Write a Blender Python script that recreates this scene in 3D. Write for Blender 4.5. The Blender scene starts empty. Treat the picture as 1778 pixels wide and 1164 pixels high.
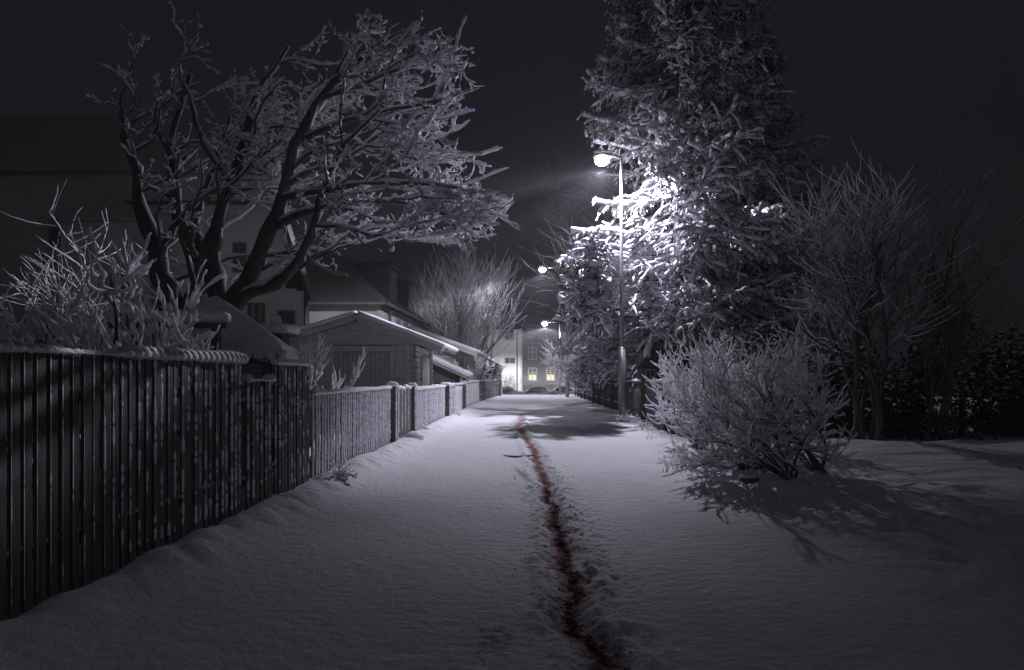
import bpy, math, random
import numpy as np
from mathutils import Vector

rad = math.radians
rng = np.random.default_rng(7)
random.seed(7)
SC = bpy.context.scene
C = SC.collection

# ------------------------------------------------------------------ camera
F, VX, VY, EYE = 1185.0, 922.0, 655.0, 1.35
cam_d = bpy.data.cameras.new("camera")
cam_d.sensor_width = 36.0
cam_d.lens = F / 1778 * 36.0
cam_d.shift_x = -(VX - 889.0) / 1778
cam_d.shift_y = (VY - 582.0) / 1778
cam_d.clip_start = 0.05
cam_d.clip_end = 3000
cam = bpy.data.objects.new("camera", cam_d)
cam.location = (0, 0, EYE)
cam.rotation_euler = (rad(90), 0, 0)
C.objects.link(cam)
SC.camera = cam

# ------------------------------------------------------------------ world
W = bpy.data.worlds.new("World")
SC.world = W
W.use_nodes = True
nt = W.node_tree
nt.nodes.clear()
wo = nt.nodes.new("ShaderNodeOutputWorld")
wb = nt.nodes.new("ShaderNodeBackground")
wt = nt.nodes.new("ShaderNodeTexCoord")
wn = nt.nodes.new("ShaderNodeTexNoise")
wn.inputs["Scale"].default_value = 1.7
wn.inputs["Detail"].default_value = 3
wr = nt.nodes.new("ShaderNodeValToRGB")
wr.color_ramp.elements[0].position = 0.35
wr.color_ramp.elements[0].color = (0.0080, 0.0080, 0.0081, 1)
wr.color_ramp.elements[1].position = 0.75
wr.color_ramp.elements[1].color = (0.0088, 0.0082, 0.0122, 1)
nt.links.new(wt.outputs["Generated"], wn.inputs["Vector"])
nt.links.new(wn.outputs["Fac"], wr.inputs["Fac"])
nt.links.new(wr.outputs["Color"], wb.inputs["Color"])
wb.inputs["Strength"].default_value = 1.0
nt.links.new(wb.outputs["Background"], wo.inputs["Surface"])

sd = bpy.data.lights.new("moonlight", "SUN")          # very weak fill light added behind the camera to lift dark faces
sd.energy = 0.055
sd.angle = rad(25)
sd.color = (0.86, 0.87, 1.0)
so = bpy.data.objects.new("moonlight", sd)
so.rotation_euler = (rad(77), 0, rad(4))
C.objects.link(so)

SC.view_settings.view_transform = "Standard"
SC.view_settings.look = "None"
SC.view_settings.exposure = 0.0
SC.view_settings.gamma = 1.0
SC.cycles.use_denoising = True
HAZE = 0.0013
SC.cycles.volume_bounces = 0
SC.cycles.max_bounces = 5
SC.cycles.diffuse_bounces = 3
SC.cycles.sample_clamp_indirect = 2.0

# ------------------------------------------------------------------ helpers
def at(px, py, Y):
    return np.array([(px - VX) / F * Y, Y, EYE - (py - VY) / F * Y])

def gnd(py):
    return EYE * F / (py - VY)

def hash2(ix, iy, s=0):
    n = (ix.astype(np.int64) * 374761393 + iy.astype(np.int64) * 668265263 + s * 1442695041) & 0x7fffffff
    n = ((n ^ (n >> 13)) * 1274126177) & 0x7fffffff
    return ((n ^ (n >> 16)) & 0xffff) / 65535.0

def vn(x, y, s=0):
    ix, iy = np.floor(x), np.floor(y)
    fx, fy = x - ix, y - iy
    fx = fx * fx * (3 - 2 * fx); fy = fy * fy * (3 - 2 * fy)
    ix = ix.astype(np.int64); iy = iy.astype(np.int64)
    a = hash2(ix, iy, s); b = hash2(ix + 1, iy, s); c = hash2(ix, iy + 1, s); d = hash2(ix + 1, iy + 1, s)
    return (a + (b - a) * fx) * (1 - fy) + (c + (d - c) * fx) * fy

def fbm(x, y, o=4, s=0):
    r = 0; a = 0.5
    for i in range(o):
        r = r + a * vn(x * 2 ** i, y * 2 ** i, s + i); a *= 0.5
    return r

def vn3(p, f, s=0):
    return (vn(p[..., 0] * f, p[..., 1] * f + p[..., 2] * f * 1.7, s) + vn(p[..., 2] * f + 9.1, p[..., 0] * f * 1.3 - p[..., 1] * f, s + 5)) - 1.0

class MB:
    def __init__(s):
        s.v = []; s.q = []; s.t = []; s.n = 0
    def add(s, v, q=None, t=None):
        v = np.asarray(v, float).reshape(-1, 3)
        if q is not None and len(q): s.q.append(np.asarray(q, np.int64).reshape(-1, 4) + s.n)
        if t is not None and len(t): s.t.append(np.asarray(t, np.int64).reshape(-1, 3) + s.n)
        s.v.append(v); s.n += len(v)
        return s
    def box(s, lo, hi):
        x0, y0, z0 = lo; x1, y1, z1 = hi
        return s.add([(x0,y0,z0),(x1,y0,z0),(x1,y1,z0),(x0,y1,z0),(x0,y0,z1),(x1,y0,z1),(x1,y1,z1),(x0,y1,z1)],
                     [(0,3,2,1),(4,5,6,7),(0,1,5,4),(1,2,6,5),(2,3,7,6),(3,0,4,7)])
    def beam(s, a, b, w, h, up=(0,0,1)):
        a = np.array(a, float); b = np.array(b, float); d = b - a; d /= np.linalg.norm(d)
        u = np.array(up, float); x = np.cross(d, u); x /= np.linalg.norm(x); u = np.cross(x, d)
        v = [p + x * sx * w / 2 + u * su * h / 2 for p in (a, b) for sx, su in ((-1,-1),(1,-1),(1,1),(-1,1))]
        return s.add(v, [(0,1,2,3),(7,6,5,4),(0,4,5,1),(1,5,6,2),(2,6,7,3),(3,7,4,0)])
    def prism(s, poly, axis, a, b):
        """poly: list of 2-D points, extruded along axis from a to b (axis 'x': (y,z); 'y': (x,z); 'z': (x,y))"""
        n = len(poly); v = []
        for c in (a, b):
            for p in poly:
                v.append({'x': (c, p[0], p[1]), 'y': (p[0], c, p[1]), 'z': (p[0], p[1], c)}[axis])
        s.add(v, [(i, (i + 1) % n, (i + 1) % n + n, i + n) for i in range(n)])
        # caps as fans of quads/tris
        base = s.n - 2 * n
        for off in (0, n):
            t = [(off, off + i, off + i + 1) for i in range(1, n - 1)]
            s.t.append(np.array(t) + base)
        return s
    def tubes(s, P, R, S=5, cap=True):
        P = np.asarray(P, float); R = np.asarray(R, float)
        N, K, _ = P.shape
        if N == 0: return s
        T = np.gradient(P, axis=1)
        T /= np.linalg.norm(T, axis=2, keepdims=True) + 1e-9
        m = np.abs(T.mean(axis=1)); ref = np.eye(3)[np.argmin(m, axis=1)][:, None, :]
        A = np.cross(T, np.broadcast_to(ref, T.shape)); A /= np.linalg.norm(A, axis=2, keepdims=True) + 1e-9
        B = np.cross(T, A)
        th = np.arange(S) * 2 * np.pi / S
        V = P[:, :, None] + R[:, :, None, None] * (A[:, :, None] * np.cos(th)[None, None, :, None] + B[:, :, None] * np.sin(th)[None, None, :, None])
        idx = np.arange(N * K * S).reshape(N, K, S)
        a = idx[:, :-1]; b = np.roll(a, -1, axis=2); d = idx[:, 1:]; c = np.roll(d, -1, axis=2)
        q = np.stack([a, b, c, d], -1).reshape(-1, 4)
        t = None
        v = V.reshape(-1, 3)
        if cap:
            e = np.concatenate([P[:, 0], P[:, -1]], 0); o = N * K * S
            v = np.concatenate([v, e], 0)
            i0 = idx[:, 0]; i1 = idx[:, -1]
            c0 = np.broadcast_to((o + np.arange(N))[:, None], i0.shape); c1 = np.broadcast_to((o + N + np.arange(N))[:, None], i1.shape)
            t = np.concatenate([np.stack([c0, np.roll(i0, -1, 1), i0], -1).reshape(-1, 3), np.stack([c1, i1, np.roll(i1, -1, 1)], -1).reshape(-1, 3)])
        return s.add(v, q, t)
    def tube(s, pts, radii, S=10):
        return s.tubes(np.array([pts], float), np.array([radii], float), S)
    def blobs(s, cen, rr, noise=0.15, res=(7, 5), f=6):
        cen = np.asarray(cen, float).reshape(-1, 3); N = len(cen)
        if N == 0: return s
        rr = np.asarray(rr, float)
        if rr.ndim == 1: rr = np.repeat(rr[:, None], 3, 1)
        a, b = res
        ph = np.linspace(0, np.pi, b + 2)[1:-1]; th = np.arange(a) * 2 * np.pi / a
        u = np.array([(math.sin(p) * math.cos(t), math.sin(p) * math.sin(t), math.cos(p)) for p in ph for t in th] + [(0, 0, 1), (0, 0, -1)])
        jit = 1 + noise * rng.normal(size=(N, len(u), 1)) * 0.8
        V = cen[:, None] + u[None] * rr[:, None] * jit
        g = np.arange(a * b).reshape(b, a)
        q = np.stack([g[:-1], g[1:], np.roll(g, -1, 1)[1:], np.roll(g, -1, 1)[:-1]], -1).reshape(-1, 4)
        t = np.concatenate([np.stack([np.full(a, a * b), g[0], np.roll(g[0], -1)], -1), np.stack([np.full(a, a * b + 1), np.roll(g[-1], -1), g[-1]], -1)])
        off = (np.arange(N) * len(u))[:, None, None]
        return s.add(V.reshape(-1, 3), (q[None] + off).reshape(-1, 4), (t[None] + off).reshape(-1, 3))
    def rbox(s, lo, hi, r=0.05, n=(10, 4, 3), noise=0.02, f=5, xf=None):
        """rounded lumpy box, for lying snow"""
        lo = np.array(lo, float); hi = np.array(hi, float)
        pts = {}; V = []; Q = []
        def vid(i, j, k):
            key = (i, j, k)
            if key not in pts:
                pts[key] = len(V)
                V.append(lo + (hi - lo) * np.array([i / n[0], j / n[1], k / n[2]]))
            return pts[key]
        for i in range(n[0]):
            for j in range(n[1]):
                for k, fl in ((0, 1), (n[2], 0)):
                    q = [vid(i, j, k), vid(i+1, j, k), vid(i+1, j+1, k), vid(i, j+1, k)]
                    Q.append(q[::-1] if fl else q)
        for i in range(n[0]):
            for k in range(n[2]):
                for j, fl in ((0, 0), (n[1], 1)):
                    q = [vid(i, j, k), vid(i+1, j, k), vid(i+1, j, k+1), vid(i, j, k+1)]
                    Q.append(q[::-1] if fl else q)
        for j in range(n[1]):
            for k in range(n[2]):
                for i, fl in ((0, 1), (n[0], 0)):
                    q = [vid(i, j, k), vid(i, j+1, k), vid(i, j+1, k+1), vid(i, j, k+1)]
                    Q.append(q[::-1] if fl else q)
        V = np.array(V); r3 = np.minimum(r, (hi - lo) / 2 * 0.98)
        inner = np.clip(V, lo + r3, hi - r3); d = V - inner
        L = np.linalg.norm(d / r3, axis=1, keepdims=True)
        V2 = np.where(L > 1, inner + d / np.maximum(L, 1e-6), V)
        V2 = V2 + (vn3(V, f, 3)[:, None] * np.array([1, 1, 1.0])) * noise
        if xf is not None: V2 = xf(V2)
        return s.add(V2, Q)
    def build(s, name, m, parent=None, smooth=True):
        me = bpy.data.meshes.new(name)
        v = np.concatenate(s.v) if s.v else np.zeros((0, 3))
        q = np.concatenate(s.q) if s.q else np.zeros((0, 4), np.int64)
        t = np.concatenate(s.t) if s.t else np.zeros((0, 3), np.int64)
        me.vertices.add(len(v)); me.vertices.foreach_set("co", v.astype(np.float32).ravel())
        me.loops.add(q.size + t.size)
        me.loops.foreach_set("vertex_index", np.concatenate([q.ravel(), t.ravel()]).astype(np.int32))
        me.polygons.add(len(q) + len(t))
        st = np.concatenate([np.arange(len(q)) * 4, q.size + np.arange(len(t)) * 3]).astype(np.int32)
        me.polygons.foreach_set("loop_start", st)
        me.polygons.foreach_set("use_smooth", np.full(len(st), bool(smooth)))
        me.update(calc_edges=True)
        me.validate()
        if m is not None: me.materials.append(m)
        o = bpy.data.objects.new(name, me); C.objects.link(o)
        if parent is not None:
            o.parent = parent
            o.matrix_parent_inverse = parent_inv(parent)
        return o

def parent_inv(p):
    from mathutils import Matrix
    m = Matrix.Identity(4)
    q = p
    chain = []
    while q is not None:
        chain.append(q); q = q.parent
    # only top-level empties carry a location here
    loc = chain[-1].location
    m.translation = -loc if len(chain) == 1 else Vector((0, 0, 0))
    return m

def thing(name, label, cat, loc=(0, 0, 0), group=None):
    o = bpy.data.objects.new(name, None); C.objects.link(o)
    o.empty_display_size = 0.2
    o.location = tuple(float(c) for c in loc); o["label"] = label; o["category"] = cat
    if group: o["group"] = group
    return o

def struct(o, kind="structure"):
    o["kind"] = kind
    return o

# ------------------------------------------------------------------ materials
def mat(name, col, rough=0.8, var=0.3, scale=8.0, bump=0.2, bscale=40.0, spec=0.3, stretch=None, metallic=0.0):
    m = bpy.data.materials.new(name); m.use_nodes = True
    t = m.node_tree; b = t.nodes["Principled BSDF"]
    b.inputs["Roughness"].default_value = rough
    b.inputs["Specular IOR Level"].default_value = spec
    b.inputs["Metallic"].default_value = metallic
    tc = t.nodes.new("ShaderNodeTexCoord"); mp = t.nodes.new("ShaderNodeMapping")
    if stretch: mp.inputs["Scale"].default_value = stretch
    t.links.new(tc.outputs["Object"], mp.inputs["Vector"])
    n = t.nodes.new("ShaderNodeTexNoise"); n.inputs["Scale"].default_value = scale; n.inputs["Detail"].default_value = 5
    t.links.new(mp.outputs["Vector"], n.inputs["Vector"])
    r = t.nodes.new("ShaderNodeValToRGB")
    r.color_ramp.elements[0].position = 0.3; r.color_ramp.elements[1].position = 0.7
    c = np.array(col)
    r.color_ramp.elements[0].color = (*np.clip(c * (1 - var), 0, 1), 1)
    r.color_ramp.elements[1].color = (*np.clip(c * (1 + var), 0, 1), 1)
    t.links.new(n.outputs["Fac"], r.inputs["Fac"]); t.links.new(r.outputs["Color"], b.inputs["Base Color"])
    if bump:
        n2 = t.nodes.new("ShaderNodeTexNoise"); n2.inputs["Scale"].default_value = bscale; n2.inputs["Detail"].default_value = 3
        t.links.new(mp.outputs["Vector"], n2.inputs["Vector"])
        bp = t.nodes.new("ShaderNodeBump"); bp.inputs["Strength"].default_value = bump; bp.inputs["Distance"].default_value = 0.02
        t.links.new(n2.outputs["Fac"], bp.inputs["Height"]); t.links.new(bp.outputs["Normal"], b.inputs["Normal"])
    return m

def emis(name, col, strength):
    m = bpy.data.materials.new(name); m.use_nodes = True
    t = m.node_tree; b = t.nodes["Principled BSDF"]
    b.inputs["Base Color"].default_value = (*col, 1)
    b.inputs["Emission Color"].default_value = (*col, 1)
    b.inputs["Emission Strength"].default_value = strength
    return m

SNOWC = (0.78, 0.78, 0.85)
M_snow = mat("lying_snow", SNOWC, 0.7, 0.03, 5, 0.6, 45, 0.25)
M_fsnow = mat("branch_snow", SNOWC, 0.7, 0.03, 5, 0.8, 22, 0.25)
def translucent(m, f):
    t = m.node_tree; out = t.nodes["Material Output"]; b = t.nodes["Principled BSDF"]
    tr_ = t.nodes.new("ShaderNodeBsdfTranslucent"); tr_.inputs["Color"].default_value = (0.80, 0.81, 0.90, 1)
    mx = t.nodes.new("ShaderNodeMixShader"); mx.inputs[0].default_value = f
    t.links.new(b.outputs[0], mx.inputs[1]); t.links.new(tr_.outputs[0], mx.inputs[2]); t.links.new(mx.outputs[0], out.inputs["Surface"])
sb = M_fsnow.node_tree.nodes["Principled BSDF"]     # snow lets light through: random-walk scattering, a few centimetres
sb.inputs["Subsurface Weight"].default_value = 1.0
sb.inputs["Subsurface Radius"].default_value = (1.0, 1.0, 1.1)
sb.inputs["Subsurface Scale"].default_value = 0.03
sb = M_snow.node_tree.nodes["Principled BSDF"]
sb.inputs["Subsurface Weight"].default_value = 1.0; sb.inputs["Subsurface Radius"].default_value = (1.0, 1.0, 1.1); sb.inputs["Subsurface Scale"].default_value = 0.025
M_bark = mat("dark_bark", (0.11, 0.102, 0.10), 0.9, 0.4, 9, 0.8, 25, 0.2, (1, 1, 0.3))
M_twig = mat("bare_twig", (0.12, 0.108, 0.10), 0.85, 0.3, 9, 0)
M_twig2 = mat("frosted_twig", (0.34, 0.33, 0.34), 0.85, 0.4, 14, 0)
M_needle = mat("spruce_needles", (0.060, 0.066, 0.060), 0.7, 0.4, 3, 0)
M_dwood = mat("weathered_dark_wood", (0.12, 0.117, 0.118), 0.85, 0.35, 6, 0.5, 30, 0.2, (6, 6, 0.6))
M_gwood = mat("grey_log_wood", (0.48, 0.475, 0.44), 0.85, 0.18, 3, 0.5, 20, 0.15, (1, 0.7, 9))
M_dgwood = mat("garage_door_wood", (0.40, 0.395, 0.38), 0.85, 0.2, 3, 0.5, 20, 0.15, (12, 12, 0.7))
M_pwood = mat("frosted_picket_wood", (0.36, 0.35, 0.37), 0.85, 0.35, 8, 0.4, 30, 0.2, (6, 6, 0.8))
M_roofd = mat("dark_roof_sheet", (0.06, 0.058, 0.06), 0.7, 0.3, 3, 0.3, 10)
M_roofs = mat("roof_thin_snow", (0.05, 0.046, 0.046), 0.8, 0.12, 1.2, 0.3, 6)
M_plast = mat("grey_plaster", (0.32, 0.31, 0.30), 0.9, 0.10, 0.8, 0.3, 18)
M_plast2 = mat("pale_plaster", (0.20, 0.195, 0.19), 0.9, 0.06, 0.5, 0.3, 18)
M_white = mat("white_plaster", (0.78, 0.78, 0.70), 0.9, 0.05, 0.5, 0.2, 18)
M_frame = mat("white_window_frame", (0.55, 0.55, 0.52), 0.6, 0.1, 3, 0)
M_glass = mat("dark_window_glass", (0.02, 0.02, 0.022), 0.35, 0.2, 2, 0, spec=0.5)
M_steel = mat("galvanised_steel", (0.34, 0.34, 0.36), 0.45, 0.12, 5, 0.15, 30, 0.5, metallic=0.4)
M_car = mat("frosted_car_paint", (0.45, 0.45, 0.5), 0.5, 0.2, 4, 0.1, 20, 0.4)
M_tyre = mat("tyre_rubber", (0.03, 0.03, 0.03), 0.8, 0.2, 8, 0)
M_stone = mat("rough_stone", (0.14, 0.135, 0.13), 0.9, 0.3, 12, 0.8, 20)
M_blue = mat("blue_grey_board", (0.12, 0.12, 0.22), 0.8, 0.3, 5, 0.3, 20, 0.3, (8, 8, 0.5))
M_curt = emis("lit_curtain", (1.0, 0.84, 0.46), 0.22)
M_lampglow = emis("lamp_diffuser", (0.92, 0.93, 1.0), 40)
M_glow2 = emis("far_lamp_diffuser", (0.95, 0.95, 1.0), 30)

# ------------------------------------------------------------------ ground
TR = np.array([(60, 1.1), (40, 1.0), (29, 0.69), (23.9, -.34), (18.8, -.35), (12.8, .03), (9.7, .147), (7.44, .207), (6.04, .22), (5.08, .27), (4.38, .25), (3.76, .257), (3.23, .335), (2.4, .45), (0, .6)])[::-1]
def wob(y):
    return (fbm(y * 3.0, y * 0 + 1.0, 3, 51) - 0.45) * 0.16

def trail_x(y):
    return np.interp(y, TR[:, 0], TR[:, 1])

FX = -2.74      # left fence line
PRINTS = [(.39, 6.4, .085, .17), (.46, 4.78, .10, .18), (.33, 8.0, .08, .16), (.56, 3.5, .10, .19), (.30, 9.9, .07, .15), (.24, 11.4, .07, .16), (0.22, 5.6, .06, .1)]

def ground_h(x, y):
    h = np.zeros_like(x)
    h -= 1.2 * np.clip((y - 52) / 14, 0, 1) ** 2 * (3 - 2 * np.clip((y - 52) / 14, 0, 1))
    fade = np.clip(1.4 - y / 40, 0.15, 1)
    h += (fbm(x * 1.1, y * 0.7, 3, 11) - 0.45) * 0.035
    h += (fbm(x * 9, y * 9, 3, 21) - 0.45) * 0.012 * fade
    # drift against the left fence
    near = np.exp(-((x + 2.52) / 0.30) ** 2)
    lump = 0.35 + 1.0 * fbm(x * 2.2, y * 2.1, 3, 31)
    ridg = np.abs(vn(x * 3 + 5, y * 3.2 + x * 2, 33) - 0.5) * 0.10
    h += near * (0.13 * lump + ridg) * np.clip(1.25 - y / 45, 0.3, 1)
    h += 0.06 * (x < FX)
    # right verge: rough tussocks below snow
    vr = np.clip((x - 2.2) / 0.8, 0, 1)
    h += vr * ((fbm(x * 3.2, y * 3.0, 4, 41) - 0.42) * 0.22 + 0.02) * np.clip(1.3 - y / 30, .2, 1)
    h += 0.22 * np.clip((x - 4.2) / 0.8, 0, 1) * np.exp(-((y - 11.3) / 1.6) ** 2)
    for (tx, ty, tr) in ((2.25, 8.55, .16), (2.42, 8.2, .12), (2.1, 8.9, .08), (3.0, 8.3, .2), (2.0, 7.9, .07)):
        h += 0.07 * np.exp(-(((x - tx) / tr) ** 2 + ((y - ty) / (tr * .8)) ** 2)) * (0.4 + fbm(x * 14, y * 14, 2, 5))
    # low swell where the trail crosses the shade
    h += 0.05 * np.exp(-((y - 17.6) / 1.2) ** 2) * np.clip((x + 2.4) / 1.2, 0, 1)
    # trail furrow
    d = x - trail_x(y) + wob(y)
    wv = 0.085 + 0.05 * vn(y * 2.0, y * 0, 52) + 0.02 * np.clip((6 - y) / 3, 0, 1)
    on = np.clip((26 - y) / 6, 0, 1)
    h -= on * 0.030 * np.exp(-(d / wv) ** 4) * (0.35 + 1.3 * fbm(x * 12, y * 8, 3, 53))
    h += on * 0.025 * np.exp(-((np.abs(d) - wv * 1.6) / 0.06) ** 2) * (0.3 + 1.4 * fbm(x * 10, y * 8, 3, 54))
    # churned snow beside the trail
    ch = on * np.exp(-((d - 0.20) / 0.20) ** 2) * np.clip((11 - y) / 4, 0.25, 1)
    h += ch * (fbm(x * 16, y * 11, 3, 55) - 0.45) * 0.06
    ch2 = on * np.exp(-((d + 0.16) / 0.12) ** 2) * np.clip((12 - y) / 4, 0, 1)
    h += ch2 * (fbm(x * 18, y * 14, 3, 56) - 0.45) * 0.04
    for (fx, fy, a, b) in PRINTS:
        e = ((x - fx) / a) ** 2 + ((y - fy) / b) ** 2
        h -= 0.028 * np.exp(-e ** 2)
        h += 0.008 * np.exp(-((np.sqrt(e) - 1.25) / 0.22) ** 2)
    # hollow with the fallen branch, and the pit on the trail
    h -= 0.05 * np.exp(-(((x + .22) / .26) ** 4 + ((y - 11.6) / .12) ** 2)) * (0.5 + vn(x * 20, y * 12, 3))
    h -= 0.10 * np.exp(-(((x + .36) / .20) ** 2 + ((y - 18.6) / .5) ** 2))
    # old wheel rut lines far along
    h -= 0.03 * np.exp(-((x - 0.9 + 0.3 * np.sin(y * .15)) / .22) ** 2) * np.clip((y - 22) / 4, 0, 1) * vn(x * 3, y * 1.5, 60)
    h += 0.03 * vn(x * 1.2, y * 2.4, 61) * np.clip((y - 18) / 3, 0, 1) * np.clip((50 - y) / 5, 0, 1)
    return h

xs = np.concatenate([-np.geomspace(4.2, 900, 46)[::-1], np.arange(-4.1, -0.75, 0.035), np.arange(-0.75, 0.95, 0.0125), np.arange(0.95, 4.6, 0.035), np.geomspace(4.7, 900, 46)])
ys = [-60, -30, -12, -5, -1, 0.5, 1.5, 2.2]
y = 2.6
while y < 95:
    ys.append(y); y += 0.011 + 0.0019 * (y - 2.6) + 0.0002 * max(0, y - 30) ** 1.5
ys = np.array(ys + list(np.geomspace(100, 1800, 22)))
GX, GY = np.meshgrid(xs, ys)
GZ = ground_h(GX, GY)
mb = MB()
nx, ny = len(xs), len(ys)
ii = np.arange(nx * ny).reshape(ny, nx)
mb.add(np.stack([GX, GY, GZ], -1), np.stack([ii[:-1, :-1], ii[:-1, 1:], ii[1:, 1:], ii[1:, :-1]], -1))

def ground_mat():
    m = bpy.data.materials.new("trodden_snow"); m.use_nodes = True
    t = m.node_tree; L = t.links; b = t.nodes["Principled BSDF"]
    b.inputs["Roughness"].default_value = 1.0; b.inputs["Specular IOR Level"].default_value = 0.03
    tc = t.nodes.new("ShaderNodeTexCoord")
    def noise(sc, det=3, vec=None, rough=0.5):
        n = t.nodes.new("ShaderNodeTexNoise"); n.inputs["Scale"].default_value = sc; n.inputs["Detail"].default_value = det
        n.inputs["Roughness"].default_value = rough
        L.new(vec or tc.outputs["Object"], n.inputs["Vector"]); return n.outputs["Fac"]
    def math_(op, a, c, d=None):
        n = t.nodes.new("ShaderNodeMath"); n.operation = op
        for i, q in enumerate((a, c, d)):
            if q is None: continue
            if isinstance(q, (int, float)): n.inputs[i].default_value = q
            else: L.new(q, n.inputs[i])
        return n.outputs[0]
    st = t.nodes.new("ShaderNodeAttribute"); st.attribute_name = "stain"
    so_ = t.nodes.new("ShaderNodeAttribute"); so_.attribute_name = "soil"
    n1 = noise(22, 5, None, 0.65); n2 = noise(60, 3)
    def mask(attr, nz, thr, soft):
        # attr + (noise-.5)*1.2 - thr, sharpened
        v = math_("MULTIPLY_ADD", nz, 2.2, -1.1); v = math_("ADD", v, attr)
        r = t.nodes.new("ShaderNodeMapRange"); r.inputs["From Min"].default_value = thr - soft; r.inputs["From Max"].default_value = thr + soft
        r.clamp = True; L.new(v, r.inputs["Value"])
        return r.outputs["Result"]
    ms = mask(st.outputs["Fac"], n1, 0.48, 0.34)
    ms = math_("MULTIPLY", ms, math_("GREATER_THAN", st.outputs["Fac"], 0.02))
    ms = math_("MULTIPLY", ms, 0.95)
    mo = mask(so_.outputs["Fac"], noise(17, 6, None, 0.75), 0.60, 0.12)
    mo = math_("MULTIPLY", mo, math_("GREATER_THAN", so_.outputs["Fac"], 0.02))
    base = t.nodes.new("ShaderNodeMixRGB"); base.inputs[1].default_value = (0.76, 0.76, 0.83, 1); base.inputs[2].default_value = (0.84, 0.84, 0.90, 1)
    L.new(noise(3), base.inputs[0])
    stc = t.nodes.new("ShaderNodeMixRGB"); stc.inputs[1].default_value = (0.30, 0.11, 0.095, 1); stc.inputs[2].default_value = (0.10, 0.012, 0.011, 1)
    L.new(noise(14, 4), stc.inputs[0])
    m1 = t.nodes.new("ShaderNodeMixRGB"); L.new(ms, m1.inputs[0]); L.new(base.outputs[0], m1.inputs[1]); L.new(stc.outputs[0], m1.inputs[2])
    m2 = t.nodes.new("ShaderNodeMixRGB"); L.new(mo, m2.inputs[0]); L.new(m1.outputs[0], m2.inputs[1]); m2.inputs[2].default_value = (0.026, 0.0095, 0.009, 1)
    L.new(m2.outputs[0], b.inputs["Base Color"])
    mp = t.nodes.new("ShaderNodeMapping"); mp.inputs["Scale"].default_value = (1, 1.0, 1); L.new(tc.outputs["Object"], mp.inputs["Vector"])
    hh = math_("ADD", math_("MULTIPLY", noise(14, 4, mp.outputs["Vector"], 0.6), 1.0), math_("MULTIPLY", noise(90, 2), 0.22))
    bp = t.nodes.new("ShaderNodeBump"); bp.inputs["Strength"].default_value = 0.8; bp.inputs["Distance"].default_value = 0.035
    L.new(hh, bp.inputs["Height"]); L.new(bp.outputs["Normal"], b.inputs["Normal"])
    return m
ground = struct(mb.build("snow_ground", ground_mat()))
gd = GX - trail_x(GY)
wid = np.interp(GY, [2.5, 4, 6, 8, 11, 14, 20, 26], [.14, .125, .105, .09, .085, .09, .12, .2])
amp = np.interp(GY, [2.5, 5, 9, 12.5, 15, 19, 25, 30], [.70, .78, .90, .95, .80, .66, .42, 0])
core = np.exp(-(np.abs(gd + wob(GY)) / wid) ** 2.4)
stain = core * amp
stain = np.maximum(stain, 0.62 * np.exp(-(((GX + .13 + (GY - 9.5) * .16) / .05) ** 2 + ((GY - 9.5) / .8) ** 2)))
stain = np.maximum(stain, 0.42 * np.exp(-(((GX + .19) / .12) ** 2 + ((GY - 3.5) / .22) ** 2)))
stain = np.maximum(stain, 0.9 * np.exp(-(((GX + .36) / .10) ** 2 + ((GY - 18.6) / .45) ** 2)))
soil = np.exp(-(np.abs(gd + wob(GY) - .012) / (wid * .60)) ** 2) * np.interp(GY, [2.5, 4, 6, 7.5, 9, 10, 16], [.70, .74, .80, .80, .6, .25, 0])
soil = np.maximum(soil, 0.5 * np.exp(-(((GX + .30) / .16) ** 2 + ((GY - 18.5) / .4) ** 2)))
soil = np.maximum(soil, 0.55 * np.exp(-(((GX + .22) / .2) ** 4 + ((GY - 11.6) / .07) ** 2)))
for nm, arr in (("stain", stain), ("soil", soil)):
    at_ = ground.data.attributes.new(nm, "FLOAT", "POINT")
    at_.data.foreach_set("value", arr.astype(np.float32).ravel())

def gz(x, y):
    return float(ground_h(np.array([float(x)]), np.array([float(y)]))[0])

# ------------------------------------------------------------------ street lamps
SGN = -1.0
CURVE = [(0, .55), (25, .55), (36, .60), (50, .80), (57, 1.0), (62, .80), (65, .44), (66.9, .13), (68.3, .11), (69.6, 1.2), (71.8, 2.4), (75, 1.9), (80, .75), (86, .30), (93, .10), (104, .04), (125, .02)]
CURVE_MID = [(0, .22), (48, .32), (62, .7), (73, 1), (76.5, .45), (79, .10), (84, .05), (110, .03), (180, .01)]
CURVE_FAR = [(0, .05), (48, .08), (60, .22), (69, .9), (75, 1.1), (80, .4), (83, .08), (100, .03), (180, .01)]
LOBE = [(0, 0), (61.2, 0), (64, 1), (68.3, 1), (69.3, 0), (180, 0)]          # where the lower beam narrows to the lane
HIGH = [(0, 0), (68.6, 0), (69.6, 1), (95, 1), (125, 0), (180, 0)]           # the flat upper part of the beam
SIDE = [(-180, 1), (-62, 1), (-50, .45), (-36, .10), (-28, .12), (-21, .38), (-16, 1), (-6, 1), (2, .35), (8, .2), (40, .2), (52, .6), (180, 1)]
AZIM = [(-180, .42), (-125, .45), (-75, 1), (2.5, 1), (6.5, .38), (12, .18), (30, .10), (40, .12), (54, .55), (80, .8), (125, .55), (180, .42)]     # output dimmed by direction to darken the gardens right of the pole
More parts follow.
